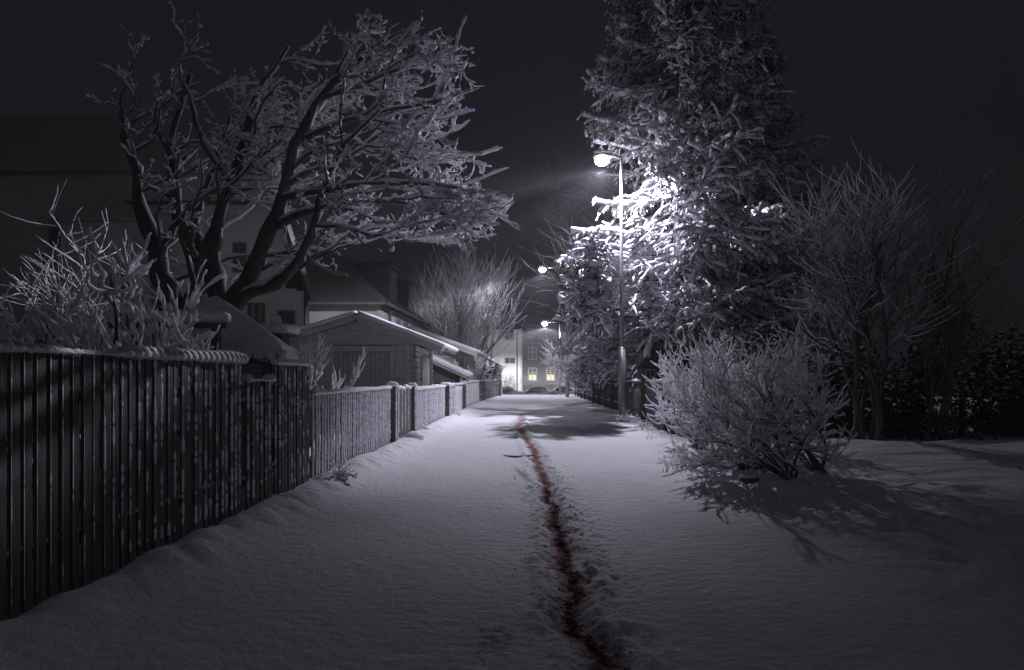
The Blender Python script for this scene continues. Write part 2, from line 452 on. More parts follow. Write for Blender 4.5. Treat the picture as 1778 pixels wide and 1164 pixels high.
def lamp(x, y, zh, hx, hy, label, big, power, spill, tilt, size=1.0, flat=False):
    z0 = gz(x, y) - 0.15
    t = thing("street_lamp", label, "street lamp", (x, y, z0), "street lamps along the right of the lane")
    r = 0.085 if big else 0.08
    m = MB(); m.tube([(x, y, z0), (x, y, 1.1), (x - .005, y, 2.3)], [r * 1.6, r * 1.5, r * 1.42], 14)
    m.build("lower_pole", M_steel, t)
    m = MB(); zt = zh + 0.02
    m.tube([(x - .005, y, 2.3), (x - .02, y, 4.8), (x - .03, y, zt)], [r * .95, r * .72, r * .5], 12)
    m.build("upper_pole", M_steel, t)
    m = MB(); m.tube([(x - .005, y, 2.27), (x - .005, y, 2.36)], [r * 1.5, r * 1.0], 14); m.build("pole_collar", M_steel, t)
    m = MB()
    px_, py_ = x - .03, y
    m.tube([(px_, py_, zt - .02), (px_ * .6 + hx * .4, py_ * .6 + hy * .4, zt + .05), (hx + .12 * (1 if hx < x else -1), hy, zh + .07)], [r * .5, r * .42, r * .4], 8)
    m.build("arm", M_steel, t)
    m = MB(); s = size
    m.rbox((hx - .30 * s, hy - .13 * s, zh + .0), (hx + .24 * s, hy + .13 * s, zh + .11 * s), .06, (8, 4, 3), 0.0)
    m.build("lamp_housing", M_steel, t)
    m = MB(); m.blobs([(hx - .06 * s, hy, zh - .06)], [(0.20 * s, 0.17 * s, 0.16 * s)], 0.0, (16, 9)); dif = m.build("lamp_diffuser", M_lampglow if big else M_glow2, t)
    m = MB(); m.rbox((hx - .28 * s, hy - .12 * s, zh + .10 * s), (hx + .22 * s, hy + .12 * s, zh + .19 * s), .05, (8, 4, 3), 0.01); m.build("snow_cap", M_snow, t)
    # point light; output by angle (nadir -> horizon) shaped to darken foreground and edges
    ld = bpy.data.lights.new("lamp_light", "POINT"); ld.energy = power
    ld.color = (0.90, 0.885, 1.0); ld.shadow_soft_size = 0.10
    ld.use_nodes = True; n_ = ld.node_tree; em = n_.nodes["Emission"]
    ge = n_.nodes.new("ShaderNodeNewGeometry"); sp = n_.nodes.new("ShaderNodeSeparateXYZ")
    n_.links.new(ge.outputs["Incoming"], sp.inputs["Vector"])
    ac = n_.nodes.new("ShaderNodeMath"); ac.operation = "ARCCOSINE"
    ng = n_.nodes.new("ShaderNodeMath"); ng.operation = "MULTIPLY"; ng.inputs[1].default_value = SGN
    n_.links.new(sp.outputs["Z"], ng.inputs[0]); n_.links.new(ng.outputs[0], ac.inputs[0])
    dv = n_.nodes.new("ShaderNodeMath"); dv.operation = "DIVIDE"; dv.inputs[1].default_value = math.pi; n_.links.new(ac.outputs[0], dv.inputs[0])
    rp = n_.nodes.new("ShaderNodeValToRGB"); rp.color_ramp.interpolation = "B_SPLINE" if False else "LINEAR"
    el = rp.color_ramp.elements
    for i_, (dg, v_) in enumerate(CURVE if big else (CURVE_FAR if flat else CURVE_MID)):
        e_ = el[i_] if i_ < 2 else el.new(dg / 180)
        e_.position = dg / 180; e_.color = (v_, v_, v_, 1)
    n_.links.new(dv.outputs[0], rp.inputs["Fac"])
    def mth(op, a, b=None, c=None):
        q = n_.nodes.new("ShaderNodeMath"); q.operation = op
        for k_, w in enumerate((a, b, c)):
            if w is None: continue
            if isinstance(w, (int, float)): q.inputs[k_].default_value = w
            else: n_.links.new(w, q.inputs[k_])
        return q.outputs[0]
    def ramp(fac, pts, lo, hi):
        r_ = n_.nodes.new("ShaderNodeValToRGB"); e = r_.color_ramp.elements
        for k_, (dg, v_) in enumerate(pts):
            q = e[k_] if k_ < 2 else e.new((dg - lo) / (hi - lo))
            q.position = (dg - lo) / (hi - lo); q.color = (v_, v_, v_, 1)
        n_.links.new(fac, r_.inputs["Fac"]); return r_.outputs["Color"]
    azm = mth("DEGREES", mth("ARCTAN2", sp.outputs["X"], mth("MULTIPLY", sp.outputs["Y"], -1.0)))
    out = rp.outputs["Color"]
    if big:
        az_dim = ramp(mth("MULTIPLY_ADD", azm, 1 / 360.0, 0.5), AZIM, -180, 180)
        lobe = ramp(dv.outputs[0], LOBE, 0, 180)
        gq = mth("DIVIDE", mth("ADD", azm, 7.2), 5.8)
        gq = mth("MULTIPLY", gq, mth("SUBTRACT", 1.0, mth("MULTIPLY", mth("GREATER_THAN", gq, 0.0), -0.25)))
        ga = mth("EXPONENT", mth("MULTIPLY", mth("MULTIPLY", gq, gq), -0.5))
        nar = mth("SUBTRACT", 1.0, mth("MULTIPLY", lobe, mth("SUBTRACT", 1.0, ga)))
        out = mth("MULTIPLY", mth("MULTIPLY", out, az_dim), nar)
        hi_ = ramp(dv.outputs[0], HIGH, 0, 180)
        sd_ = ramp(mth("MULTIPLY_ADD", azm, 1 / 360.0, 0.5), SIDE, -180, 180)
        out = mth("MULTIPLY", out, mth("SUBTRACT", 1.0, mth("MULTIPLY", hi_, mth("SUBTRACT", 1.0, sd_))))
    n_.links.new(out, em.inputs["Strength"])
    lo_ = bpy.data.objects.new("lamp_light", ld); C.objects.link(lo_)
    lo_.location = (hx - .04 * s, hy, zh - .30 * s - .06)
    return t

L1Y = 22.9
lamp(3.06, L1Y, 8.68, 2.45, L1Y - .05, "nearest street lamp, tall steel pole in front of the snowy spruce", True, 6600, 500, (rad(-20), 0, 0), 1.25)
lamp(2.45, 46, 8.65, 0.85, 46, "second street lamp, its pole hidden in the spruce boughs, glowing above the lane", False, 5200, 160, (0, 0, 0), 1.2)
lamp(2.9, 68, 6.75, 1.45, 68, "farthest street lamp, shining at the roof edge of the far three-storey block", False, 19000, 60, (0, 0, 0), 1.5, True)
# ------------------------------------------------------------------ branch growing
def nrm(v):
    return v / (np.linalg.norm(v, axis=-1, keepdims=True) + 1e-9)

def grow(P0, D, Ln, K, wander=0.15, trop=(0, 0, 1), ts=0.2):
    P0 = np.asarray(P0, float); D = nrm(np.asarray(D, float)); Ln = np.asarray(Ln, float)
    ts = np.broadcast_to(np.asarray(ts, float), (len(P0),))
    P = [P0]; p = P0.copy(); d = D.copy(); trop = np.array(trop, float)
    for k in range(K - 1):
        d = nrm(d + rng.normal(size=d.shape) * wander + trop[None] * ts[:, None] / (K - 1) * 2)
        p = p + d * (Ln / (K - 1))[:, None]; P.append(p)
    return np.stack(P, 1)

def taper(R0, K, end=0.25, pw=1.0):
    t = np.linspace(0, 1, K)
    return np.asarray(R0)[:, None] * (end + (1 - end) * (1 - t)[None] ** pw)

def kids(P, R, n, t0=0.2, t1=1.0, a0=25, a1=60, flat=0.0):
    N, K, _ = P.shape
    idx = np.repeat(np.arange(N), n)
    t = rng.uniform(t0, t1, len(idx)) * (K - 1)
    i = np.minimum(t.astype(int), K - 2); f = (t - i)[:, None]
    pos = P[idx, i] * (1 - f) + P[idx, i + 1] * f
    T = nrm(P[idx, i + 1] - P[idx, i])
    v = rng.normal(size=T.shape); v[:, 2] *= (1 - flat)
    perp = nrm(v - (v * T).sum(1, keepdims=True) * T)
    a = np.radians(rng.uniform(a0, a1, len(idx)))[:, None]
    D = np.cos(a) * T + np.sin(a) * perp
    r = R[idx, i] * (1 - f[:, 0]) + R[idx, i + 1] * f[:, 0]
    return pos, D, r, t / (K - 1), idx

def snowline(mb, P, R, amt, clump=0.5, S=5, lift=0.75, hp=0.8, side=0.0):
    # twice as many stations as the twig, lumpy and lying on its upper side so that the dark twig shows below
    N, K, _ = P.shape
    if N == 0: return
    P2 = np.empty((N, 2 * K - 1, 3)); P2[:, ::2] = P; P2[:, 1::2] = (P[:, :-1] + P[:, 1:]) / 2
    R2 = np.empty((N, 2 * K - 1)); R2[:, ::2] = R; R2[:, 1::2] = (R[:, :-1] + R[:, 1:]) / 2
    T = nrm(np.gradient(P2, axis=1)); hz = np.sqrt(np.clip(1 - T[..., 2] ** 2, 0, 1)) ** hp
    s = amt * hz * (1 - clump + 2 * clump * rng.random(hz.shape)); s = np.maximum(s, 0.001)
    s[:, -1] *= 0.45; s[:, 0] *= 0.4
    c = P2.copy(); c[..., 2] += R2 * 0.55 + s * lift
    mb.tubes(c, s, S)

def resample(pts, n):
    pts = np.array(pts, float)
    # Catmull-Rom through the points
    out = []; m = len(pts); ext = np.vstack([2 * pts[0] - pts[1], pts, 2 * pts[-1] - pts[-2]])
    for u in np.linspace(0, m - 1 - 1e-6, n):
        i = int(u); f = u - i; a, b, c, d = ext[i:i + 4]
        out.append(0.5 * ((2 * b) + (-a + c) * f + (2 * a - 5 * b + 4 * c - d) * f ** 2 + (-a + 3 * b - 3 * c + d) * f ** 3))
    return np.array(out)

# ------------------------------------------------------------------ large snowy tree behind the left fence
def inside(poly):
    """keep branches whose every point projects (from the lane, y ~ 0) inside an outline; the crown's trimmed shape"""
    poly = np.array(poly, float)
    def f(P):
        q = P.reshape(-1, 3); x = VX + F * q[:, 0] / q[:, 1]; y = VY - F * (q[:, 2] - EYE) / q[:, 1]
        c = np.zeros(len(q), bool); n = len(poly)
        for i in range(n):
            x1, y1 = poly[i]; x2, y2 = poly[(i + 1) % n]
            m = (y1 > y) != (y2 > y)
            c ^= m & (x < (x2 - x1) * (y - y1) / (y2 - y1 + 1e-9) + x1)
        return c.reshape(P.shape[:-1]).mean(1) > .78
    return f

def limb_tree(name, label, cat, base, limbs, subs, seed, bias, snow=1.0, group=None, twig=M_bark, keep=None):
    global rng
    rng = np.random.default_rng(seed)
    t = thing(name, label, cat, base, group)
    trunk = MB(); crown = MB(); sn = MB()
    LP, LR = [], []
    for pts, r0, r1 in limbs:
        P = resample(pts, 22)
        r0 *= .80; r1 *= .7
        P[1:-1] += rng.normal(size=P[1:-1].shape) * 0.09 * (r0 + r1)
        R = (r1 + (r0 - r1) * (1 - np.linspace(0, 1, 22)) ** 1.15) * (1 + 0.1 * rng.normal(size=22))
        trunk.tubes(P[None], R[None], 10)
        LP.append(P); LR.append(R)
        # snow plastered on upper and windward side
        for off, am in ((0.0, 0.55), (0.62, 0.50)):
            Q = P.copy(); Q[:, 0] += R * off
            T = nrm(np.gradient(P, axis=0)); hz = np.sqrt(1 - T[:, 2] ** 2) ** .6
            s = R * am * (0.3 + hz * .9) * rng.uniform(.75, 1.25, 22) + 0.012 * snow
            Q[:, 2] += R * (0.75 - off * .7)
            sn.tubes(Q[None], s[None], 8)
    LP = np.stack(LP); LR = np.stack(LR)
    n1, n2, n3 = subs
    pos, D, r, tt, idx = kids(LP, LR, n1, .28, 1, 25, 65, .3)
    D = nrm(D + np.array(bias)[None] * 0.9)
    L = rng.uniform(1.0, 2.3, len(pos)) * (1.15 - .45 * tt)
    A = grow(pos, D, L, 10, .20, (bias[0], bias[1], 0.12), .6)
    RA = taper(np.minimum(r * .5, .032), 10, .3)
    if keep is not None: k_ = keep(A); A, RA = A[k_], RA[k_]
    trunk.tubes(A, RA, 6); snowline(sn, A, RA, .028 * snow, .55, 6)
    pos, D, r, tt, idx = kids(A, RA, n2, .15, 1, 30, 75, .45)
    B = grow(pos, nrm(D + np.array(bias)[None] * .5), rng.uniform(.25, .70, len(pos)), 8, .30, (0.2, 0, .25), .7)
    RB = taper(np.minimum(r * .6, .013), 8, .3)
    if keep is not None: k_ = keep(B); B, RB = B[k_], RB[k_]
    crown.tubes(B, RB, 4); snowline(sn, B, RB, .020 * snow, .75, 5)
    pos, D, r, tt, idx = kids(B, RB, n3, .25, 1, 30, 65, .2)
    Cc = grow(pos, D, rng.uniform(.06, .26, len(pos)), 4, .38, (0, 0, .5), .7)
    RC = taper(np.full(len(pos), .006), 4, .4)
    crown.tubes(Cc, RC, 4); snowline(sn, Cc, RC, .013 * snow, .8, 4)
    # knobs of snow at twig tips
    tips = B[rng.random(len(B)) < .35][:, -1]
    sn.blobs(tips + rng.normal(size=tips.shape) * .01, rng.uniform(.02, .042, (len(tips), 1)) * np.array([[1, 1, .85]]) * snow, .2, (6, 4))
    trunk.build("trunk", M_bark, t); crown.build("crown", twig, t); sn.build("branch_snow", M_fsnow, t)
    return t

Y = 10.6
def L(*p):
    return [at(a, b, Y + c) for a, b, c in p]
b0 = (float(at(392, 600, Y)[0]), Y, gz(-4.7, Y) - .1)
trunkbase = [np.array([b0[0], Y, -.1]), at(388, 620, Y), at(392, 540, Y)]
limbs = [
    (trunkbase + L((430, 488, 0), (462, 425, -.2), (488, 345, -.3), (512, 255, -.4), (560, 170, -.7), (640, 90, -1), (720, 50, -1.2)), .27, .02),
    (L((392, 560, 0), (425, 515, -.1), (480, 492, -.3), (520, 452, -.5), (545, 392, -.6), (560, 330, -.9), (600, 250, -1.2), (660, 190, -1.4)), .15, .03),
    (L((388, 560, .1), (368, 470, .2), (374, 395, .3), (402, 320, .4), (430, 225, .5), (455, 150, .5), (500, 80, .4)), .20, .04),
    (L((470, 400, -.2), (520, 372, -.5), (600, 352, -.8), (690, 352, -1), (780, 372, -1.2), (850, 378, -1.4)), .085, .018),
    (L((498, 320, -.3), (560, 290, -.4), (640, 262, -.2), (730, 262, 0), (838, 268, 0)), .075, .016),
    (L((520, 245, -.4), (590, 215, -.8), (680, 190, -.9), (760, 175, -1.2), (830, 152, -1.3)), .06, .014),
    (L((488, 345, -.3), (560, 330, -.9), (640, 318, -1.2), (720, 318, -1.3), (800, 330, -1.5), (845, 362, -1.6)), .065, .014),
    (L((545, 392, -.6), (600, 395, -.9), (650, 410, -1.1), (700, 395, -1.2), (760, 382, -1.3)), .04, .012),
    (L((560, 170, -.7), (620, 150, -.9), (700, 118, -1), (770, 100, -1), (810, 95, -1)), .05, .014),
    (L((374, 400, .3), (420, 372, .6), (450, 340, .8), (490, 260, 1.0), (520, 200, 1.1)), .08, .02),
    (L((800, 375, -1.3), (805, 395, -1.3), (812, 412, -1.3), (822, 440, -1.3)), .018, .008),
    (L((530, 442, -.5), (548, 458, -.5), (570, 470, -.6), (603, 478, -.7)), .022, .008),
    (L((590, 394, -.9), (615, 404, -1), (632, 425, -1), (662, 437, -1)), .018, .007),
    (L((672, 384, -1), (690, 405, -1), (705, 418, -1), (727, 418, -1)), .018, .007),
    (L((402, 320, .4), (350, 240, .6), (330, 170, .7), (300, 110, .8)), .08, .02),
    (L((512, 255, -.4), (545, 200, -.2), (590, 130, 0), (600, 60, .2)), .06, .016),
]
limb_tree("broad_tree", "large snow-laden bare tree behind the tall fence, boughs reaching right over the lane", "tree", b0, limbs, (9, 7, 4), 11, (0.42, -0.1, 0.02), 1.0,
          keep=inside([(380, 400), (330, 250), (380, 120), (480, 60), (640, 20), (835, 70), (812, 130), (838, 165), (790, 205), (845, 262), (835, 300), (885, 352), (862, 392), (825, 440), (790, 425), (735, 424), (665, 438), (600, 425), (580, 470), (610, 488), (560, 490), (520, 460), (440, 470)]))

Y = 11.6
b0 = (float(at(318, 600, Y)[0]), Y, gz(-5.9, Y) - .1)
limbs = [
    ([np.array([b0[0], Y, -.1])] + L((322, 560, 0), (345, 500, 0), (330, 430, 0), (312, 380, 0), (296, 300, 0), (300, 220, 0), (330, 130, 0)), .26, .05),
    ([np.array([b0[0] - .3, Y, -.1])] + L((300, 560, 0), (275, 450, 0), (245, 360, 0), (232, 280, 0), (210, 200, 0)), .30, .06),
    (L((345, 500, 0), (352, 440, -.2), (338, 395, -.2), (352, 340, -.3), (380, 270, -.3), (400, 200, -.3)), .15, .03),
    (L((275, 450, 0), (300, 400, -.3), (340, 352, -.4), (380, 330, -.5), (430, 300, -.6)), .09, .02),
    (L((296, 300, 0), (340, 260, .2), (400, 230, .3), (450, 215, .3)), .07, .02),
]
limb_tree("forked_tree", "dark forked tree with two thick trunks left of the large snowy tree", "tree", b0, limbs, (7, 6, 2), 12, (0.4, -0.1, 0.3), .9)

# ------------------------------------------------------------------ generic shrubs and bare trees
def shrub(name, label, cat, base, n0, h, spread, lean, seed, snow=.02, r0=.03, subs=(5, 4), wander=.13, twigm=None, stem_len=1.0, tip_up=.5, group=None, a=(25, 55), z0=None, keep=None):
    global rng
    rng = np.random.default_rng(seed)
    bx, by = base; bz = (gz(bx, by) if z0 is None else z0) - .05
    t = thing(name, label, cat, (bx, by, bz), group)
    stem = MB(); tw = MB(); sn = MB()
    az = rng.uniform(0, 2 * np.pi, n0); ang = rng.random(n0) ** .7 * spread
    D = np.stack([np.sin(ang) * np.cos(az), np.sin(ang) * np.sin(az), np.cos(ang)], 1) + np.array(lean)[None]
    P0 = np.stack([bx + rng.normal(size=n0) * .08 * h / 2, by + rng.normal(size=n0) * .08 * h / 2, np.full(n0, bz)], 1)
    A = grow(P0, D, rng.uniform(.7, 1.05, n0) * h * stem_len, 12, wander, (lean[0] * .5, lean[1] * .5, 1), tip_up * .6)
    RA = taper(rng.uniform(.7, 1.2, n0) * r0, 12, .2)
    if keep is not None: k_ = keep(A); A, RA = A[k_], RA[k_]
    stem.tubes(A, RA, 7); snowline(sn, A, RA, snow * 1.1, .35, 6)
    pos, D, r, tt, idx = kids(A, RA, subs[0], .25, 1, a[0], a[1])
    B = grow(pos, D + np.array(lean)[None] * .3, rng.uniform(.25, .5, len(pos)) * h * (1.1 - .55 * tt), 8, wander, (0, 0, 1), tip_up)
    RB = taper(np.minimum(r * .65, r0 * .4), 8, .25)
    if keep is not None: k_ = keep(B); B, RB = B[k_], RB[k_]
    tw.tubes(B, RB, 5); snowline(sn, B, RB, snow * .85, .45, 5)
    pos, D, r, tt, idx = kids(B, RB, subs[1], .2, 1, a[0], a[1])
    Cc = grow(pos, D, rng.uniform(.10, .24, len(pos)) * h, 5, wander, (0, 0, 1), tip_up)
    RC = taper(np.minimum(r * .7, r0 * .2), 5, .3)
    tw.tubes(Cc, RC, 4); snowline(sn, Cc, RC, snow * .6, .5, 4)
    if snow > 0: 
        fp = B[:, 1][rng.random(len(B)) < .5]; sn.blobs(fp + [0, 0, snow * .5], rng.uniform(.9, 1.9, (len(fp), 1)) * snow * np.array([[1, 1, .8]]), .15, (7, 5))
    stem.build("stems", M_bark, t); tw.build("twigs", twigm or M_twig, t)
    if snow > 0: sn.build("twig_snow", M_fsnow, t)
    return t

# right-hand row of leaning snowy shrubs
RB_ = [(3.05, 12.6, 9, 1.7, 60), (3.20, 11.2, 10, 1.75, 61), (3.10, 9.8, 11, 1.7, 62), (3.35, 8.9, 10, 1.65, 63), (3.95, 9.3, 11, 1.75, 64), (3.8, 11.0, 8, 1.95, 65)]
RL = ["snowy arching shrub of the right-hand row, farthest from the viewer beside the dark fence",
      "snowy arching shrub in the right-hand row, next after the one beside the dark fence",
      "snowy leaning shrub in the middle of the right-hand row, bright twigs bowing toward the lane",
      "snowy shrub of the right-hand row nearest the viewer, thick dark stems at the verge",
      "dim snowy shrub at the right end of the row beside the lit snow ledge",
      "taller spiky shrub standing behind the middle of the right-hand shrub row"]
for k, (bx, by, n0, h, sd_) in enumerate(RB_):
    shrub("arching_shrub", RL[k], "shrub", (bx, by), n0, h, 1.0, (-.38, -.05, 0), sd_, .019, .024, (9, 5), .24, stem_len=1.15, tip_up=.5, group="snowy shrubs along the right verge", a=(20, 60), keep=inside([(1130, 900), (1132, 640), (1185, 575), (1330, 560), (1440, 600), (1470, 700), (1500, 900)]))

shrub("bare_tree", "tall dim bare tree rising behind the right end of the shrub row", "tree", (6.15, 12.4), 6, 4.5, .26, (0, 0, .2), 71, .015, .05, (16, 9), .12, stem_len=1.0, tip_up=.35, a=(30, 60), keep=inside([(1365, 900), (1370, 340), (1470, 280), (1620, 380), (1640, 900)]))
shrub("bare_tree", "dim bare tree at the far right, half lost in the dark", "tree", (8.2, 13.5), 7, 4.6, .6, (0, 0, .1), 72, .006, .05, (12, 7), .14, stem_len=1.0, tip_up=.3, a=(30, 60))

# thick snowy bush over the left fence and garden shrub by the garage
shrub("laden_bush", "thick snow-laden bush leaning right over the tall fence at far left", "bush", (-4.3, 6.9), 34, 2.1, 1.1, (.30, 0, .1), 73, .036, .045, (8, 6), .22, stem_len=1.05, tip_up=.55, a=(25, 60), keep=inside([(80, 900), (100, 520), (200, 460), (340, 480), (352, 520), (335, 590), (400, 628), (395, 650), (340, 900)]))
shrub("laden_bush", "dark snowy bush at the far left edge behind the tall fence", "bush", (-5.6, 7.6), 10, 2.4, .7, (.1, 0, .2), 74, .022, .035, (7, 5), .2, tip_up=.5, a=(25, 60))
shrub("garden_shrub", "small snowy shrub with stubby dark stems in front of the timber garage", "shrub", (-3.75, 11.2), 8, 1.75, .75, (.30, 0, .1), 75, .022, .03, (7, 5), .16, tip_up=.6, a=(30, 60), keep=lambda P: (P[..., 0] < -2.86).all(1))
shrub("garden_shrub", "low snowy shrub between the snow-capped pillar and the picket fence", "shrub", (-3.85, 9.7), 9, 1.55, .6, (0, 0, .2), 76, .022, .022, (7, 5), .16, tip_up=.6, a=(30, 60), keep=lambda P: (P[..., 0] < -2.86).all(1))
shrub("thin_tree", "slim dark tree with flat snowy twigs at far left before the house wall", "tree", (-8.4, 13.5), 3, 4.6, .3, (0, 0, .3), 77, .018, .05, (9, 6), .16, tip_up=.2, a=(40, 75))

# fan-shaped bare tree beyond the sheds
shrub("fan_tree", "fan-shaped bare tree with fine frosted twigs beyond the timber sheds", "tree", (-4.6, 44), 18, 8.6, .95, (0.03, 0, .25), 81, .024, .10, (16, 9), .07, M_twig2, stem_len=1.0, tip_up=.25, a=(15, 35), keep=inside([(715, 720), (712, 520), (745, 440), (830, 420), (880, 470), (903, 540), (895, 600), (860, 720)]))
shrub("slim_tree", "slender dark bare tree behind the fan-shaped tree, left of the dark sky gap", "tree", (-3.9, 55), 6, 10.6, .25, (0.0, 0, .5), 82, .008, .09, (14, 7), .09, M_twig, stem_len=1.0, tip_up=.25, a=(15, 38))
shrub("lane_shrub", "snowy round shrub against the far end of the left-hand fences", "shrub", (-3.1, 39.5), 12, 2.7, 1.1, (0.05, -.1, .1), 83, .030, .03, (8, 5), .14, M_twig2, tip_up=.3, a=(25, 60))
shrub("lane_shrub", "small snowy shrub beside the parked cars at the left end of the lane", "shrub", (-2.0, 58), 8, 2.3, 1.0, (0, 0, .1), 84, .010, .03, (8, 5), .14, M_bark, tip_up=.3, a=(25, 60))
# right side: frosted bushy tree in front of the far block, bare tree behind the lamp
shrub("frosted_tree", "bushy frosted tree at the lane's right end, half covering the far block", "tree", (4.6, 47), 18, 4.3, 1.15, (-.15, 0, .15), 85, .028, .06, (12, 6), .12, M_twig2, tip_up=.2, a=(20, 50))
shrub("frosted_tree", "low frosted bushy tree between the spruce and the far block", "tree", (4.4, 36), 16, 3.4, 1.15, (-.2, 0, .15), 86, .026, .05, (12, 6), .12, M_twig2, tip_up=.2, a=(20, 50))
shrub("bare_tree", "bare tree behind the spruce, thin twigs reaching left past the nearest lamp", "tree", (4.6, 29.5), 14, 10.6, .50, (-.16, 0, .25), 87, .005, .09, (12, 9), .12, M_bark, tip_up=.1, a=(30, 65), keep=inside([(922, 390), (985, 160), (1300, 100), (1300, 720), (990, 720), (985, 560), (935, 520)]))

# ------------------------------------------------------------------ spruce
def spruce(name, label, bx, by, H, Rmax, zlow, nb, seed, keep=None, snow=1.0, rprof=None, extra=(), curved=()):
    global rng
    rng = np.random.default_rng(seed)
    bz = gz(bx, by) - .1
    t = thing(name, label, "tree", (bx, by, bz))
    tr = MB(); tr.tube([(bx, by, bz), (bx + .03, by, H * .5), (bx, by, H)], [.26, .17, .02], 12); tr.build("trunk", M_bark, t)
    K = 10
    z = zlow + (H - .3 - zlow) * (np.arange(nb) + rng.random(nb)) / nb
    az = rng.uniform(0, 2 * np.pi, nb)
    R = Rmax * np.clip((H - z) / (H - zlow), 0, 1) ** .42 * rng.uniform(.72, 1.08, nb)
    if extra:
        z = np.concatenate([z, [e[0] for e in extra]]); az = np.concatenate([az, [np.radians(e[1]) for e in extra]]); R = np.concatenate([R, [e[2] for e in extra]])
    u = np.linspace(0, 1, K)
    drop = rng.uniform(.12, .30, len(z)); drop[nb:] *= .6
    up = .25
    P = np.zeros((len(z), K, 3))
    wob = np.cumsum(rng.normal(size=(len(z), K)) * .03, 1)
    for k in range(K):
        P[:, k, 0] = bx + np.cos(az + wob[:, k]) * R * u[k]
        P[:, k, 1] = by + np.sin(az + wob[:, k]) * R * u[k]
        P[:, k, 2] = z + R * (-drop * math.sin(u[k] * 2.0) * 1.0 + up * max(0, u[k] - .55) * .6)
    if len(curved):
        Cv = np.stack([resample(c, K) for c in curved]); P = np.concatenate([P, Cv]); R = np.concatenate([R, np.full(len(Cv), 4.6)]); z = np.concatenate([z, Cv[:, 0, 2]])
    RR = taper(np.full(len(z), .035), K, .2)
    if keep is not None:
        k_ = keep(P.reshape(-1, 3)).reshape(len(z), K).all(1); P, RR, R = P[k_], RR[k_], R[k_]
    bo = MB(); bo.tubes(P, RR, 5)
    # side twigs
    n1 = 24
    pos, D, r, tt, idx = kids(P, RR, n1, .15, 1.0, 35, 62, .75)
    Ln = R[idx] * (.34 - .20 * tt) * rng.uniform(.6, 1.1, len(idx)) + .16
    A = grow(pos, D, Ln, 6, .10, (0, 0, -1), .22)
    if keep is not None:
        k_ = keep(A.reshape(-1, 3)).reshape(len(A), 6).all(1); A = A[k_]
    RA = taper(np.full(len(A), .012), 6, .4); bo.tubes(A, RA, 4)
    # hanging needle sprays: many small tilted blades
    ne = MB()
    def blades(Q, per, ln, wd):
        pos, D, r, tt, idx = kids(Q, np.ones(Q.shape[:2]), per, .02, 1, 25, 85, 0)
        D[:, 2] -= .35; D = nrm(D)
        w = nrm(np.cross(D, rng.normal(size=D.shape))) * wd * rng.uniform(.6, 1.3, (len(D), 1))
        e = pos + D * ln * rng.uniform(.6, 1.3, (len(D), 1))
        mid = (pos + e) / 2
        V = np.stack([pos, mid + w, e, mid - w], 1).reshape(-1, 3)
        ne.add(V, np.arange(len(V)).reshape(-1, 4))
    pos, D, r, tt, idx = kids(A, RA, 4, .1, 1, 30, 70, .3)
    B = grow(pos, D, rng.uniform(.12, .34, len(pos)), 4, .15, (0, 0, -1), .6)
    bo.tubes(B, taper(np.full(len(B), .007), 4, .4), 4)
    blades(A, 20, .10, .0085); blades(B, 18, .08, .0075); blades(P, 30, .13, .010)
    # snow: flattened pads on the twigs and lumps on the boughs
    sn = MB()
    hash_ = rng.random(len(A)); sel = hash_ < .80
    A2 = A[sel]; T = A2.copy()
    s = rng.uniform(.02, .072, (len(A2), 1)) * (0.4 + 1.0 * rng.random((len(A2), 6))) * snow
    s[:, 0] *= .6; s[:, -1] *= .65
    s *= np.clip(1.5 - (T[..., 2] - 8.5) / 4, .35, 1)  # snow thinned toward the top, imitating the unlit crown
    T[..., 2] += .015 + s * .45
    sn.tubes(T, s, 6)
    s = rng.uniform(.03, .075, (len(P), 1)) * (.5 + 1.0 * rng.random((len(P), K))) * snow
    Q = P.copy(); Q[..., 2] += .03 + s * .4; sn.tubes(Q, s, 7)
    # thick pads of snow lying on the outer boughs
    pos, D, r, tt, idx = kids(P, RR, 9, .3, .98, 60, 90, .9)
    k_ = rng.random(len(pos)) < .8
    pos, D, tt = pos[k_], D[k_], tt[k_]
    pos = pos + D * (rng.random((len(pos), 1)) * .38) * (1.15 - tt[:, None])
    if keep is not None: k_ = keep(pos); pos = pos[k_]
    rr_ = rng.uniform(.06, .15, (len(pos), 1)) * np.array([[1.0, 1.0, .55]]) * snow
    pos[:, 2] += .05; sn.blobs(pos, rr_, .14, (9, 6))
    B2 = B[rng.random(len(B)) < .65]; s = rng.uniform(.010, .034, (len(B2), 1)) * (.4 + 1.1 * rng.random((len(B2), 4))) * snow
    B2 = B2.copy(); B2[..., 2] += .01 + s * .4; sn.tubes(B2, s, 5)
    bo.build("boughs", M_bark, t); ne.build("needles", M_needle, t, smooth=False); sn.build("bough_snow", M_fsnow, t)
    return t

SX, SY = 5.15, 23.9
def keep(p):
    X, Y_, Z = p[:, 0], p[:, 1], p[:, 2]
    px = VX + F * X / Y_
    corridor = (Y_ < 23.15) & (px > 1062) & (px < 1094)                       # clear in front of the pole
    ray = (X < 3.6) & (Y_ < 22.5) & (Z > 5.7)                                  # clear between lamp and lane
    near = (((X - 2.42) ** 2 + (Y_ - 22.85) ** 2 < 1.25 ** 2) & (Z > 6.6) & (Z < 9.4))
    sky = ((Z > 7.9) & (Z < 9.3) & (X < 2.9)) | ((Z > 6.5) & (Z <= 7.9) & (X < 2.15)) | ((Z >= 9.3) & (X < 1.75))
    low = (X < 2.2) & (Z < 2.6) & (Y_ < 23)
    west = (X < .75) & (Z < 6.4)
    return ~(corridor | ray | near | low | west | sky)
crv = []  # boughs added and bent forward to throw shade on the lane
r_ = np.random.default_rng(17)
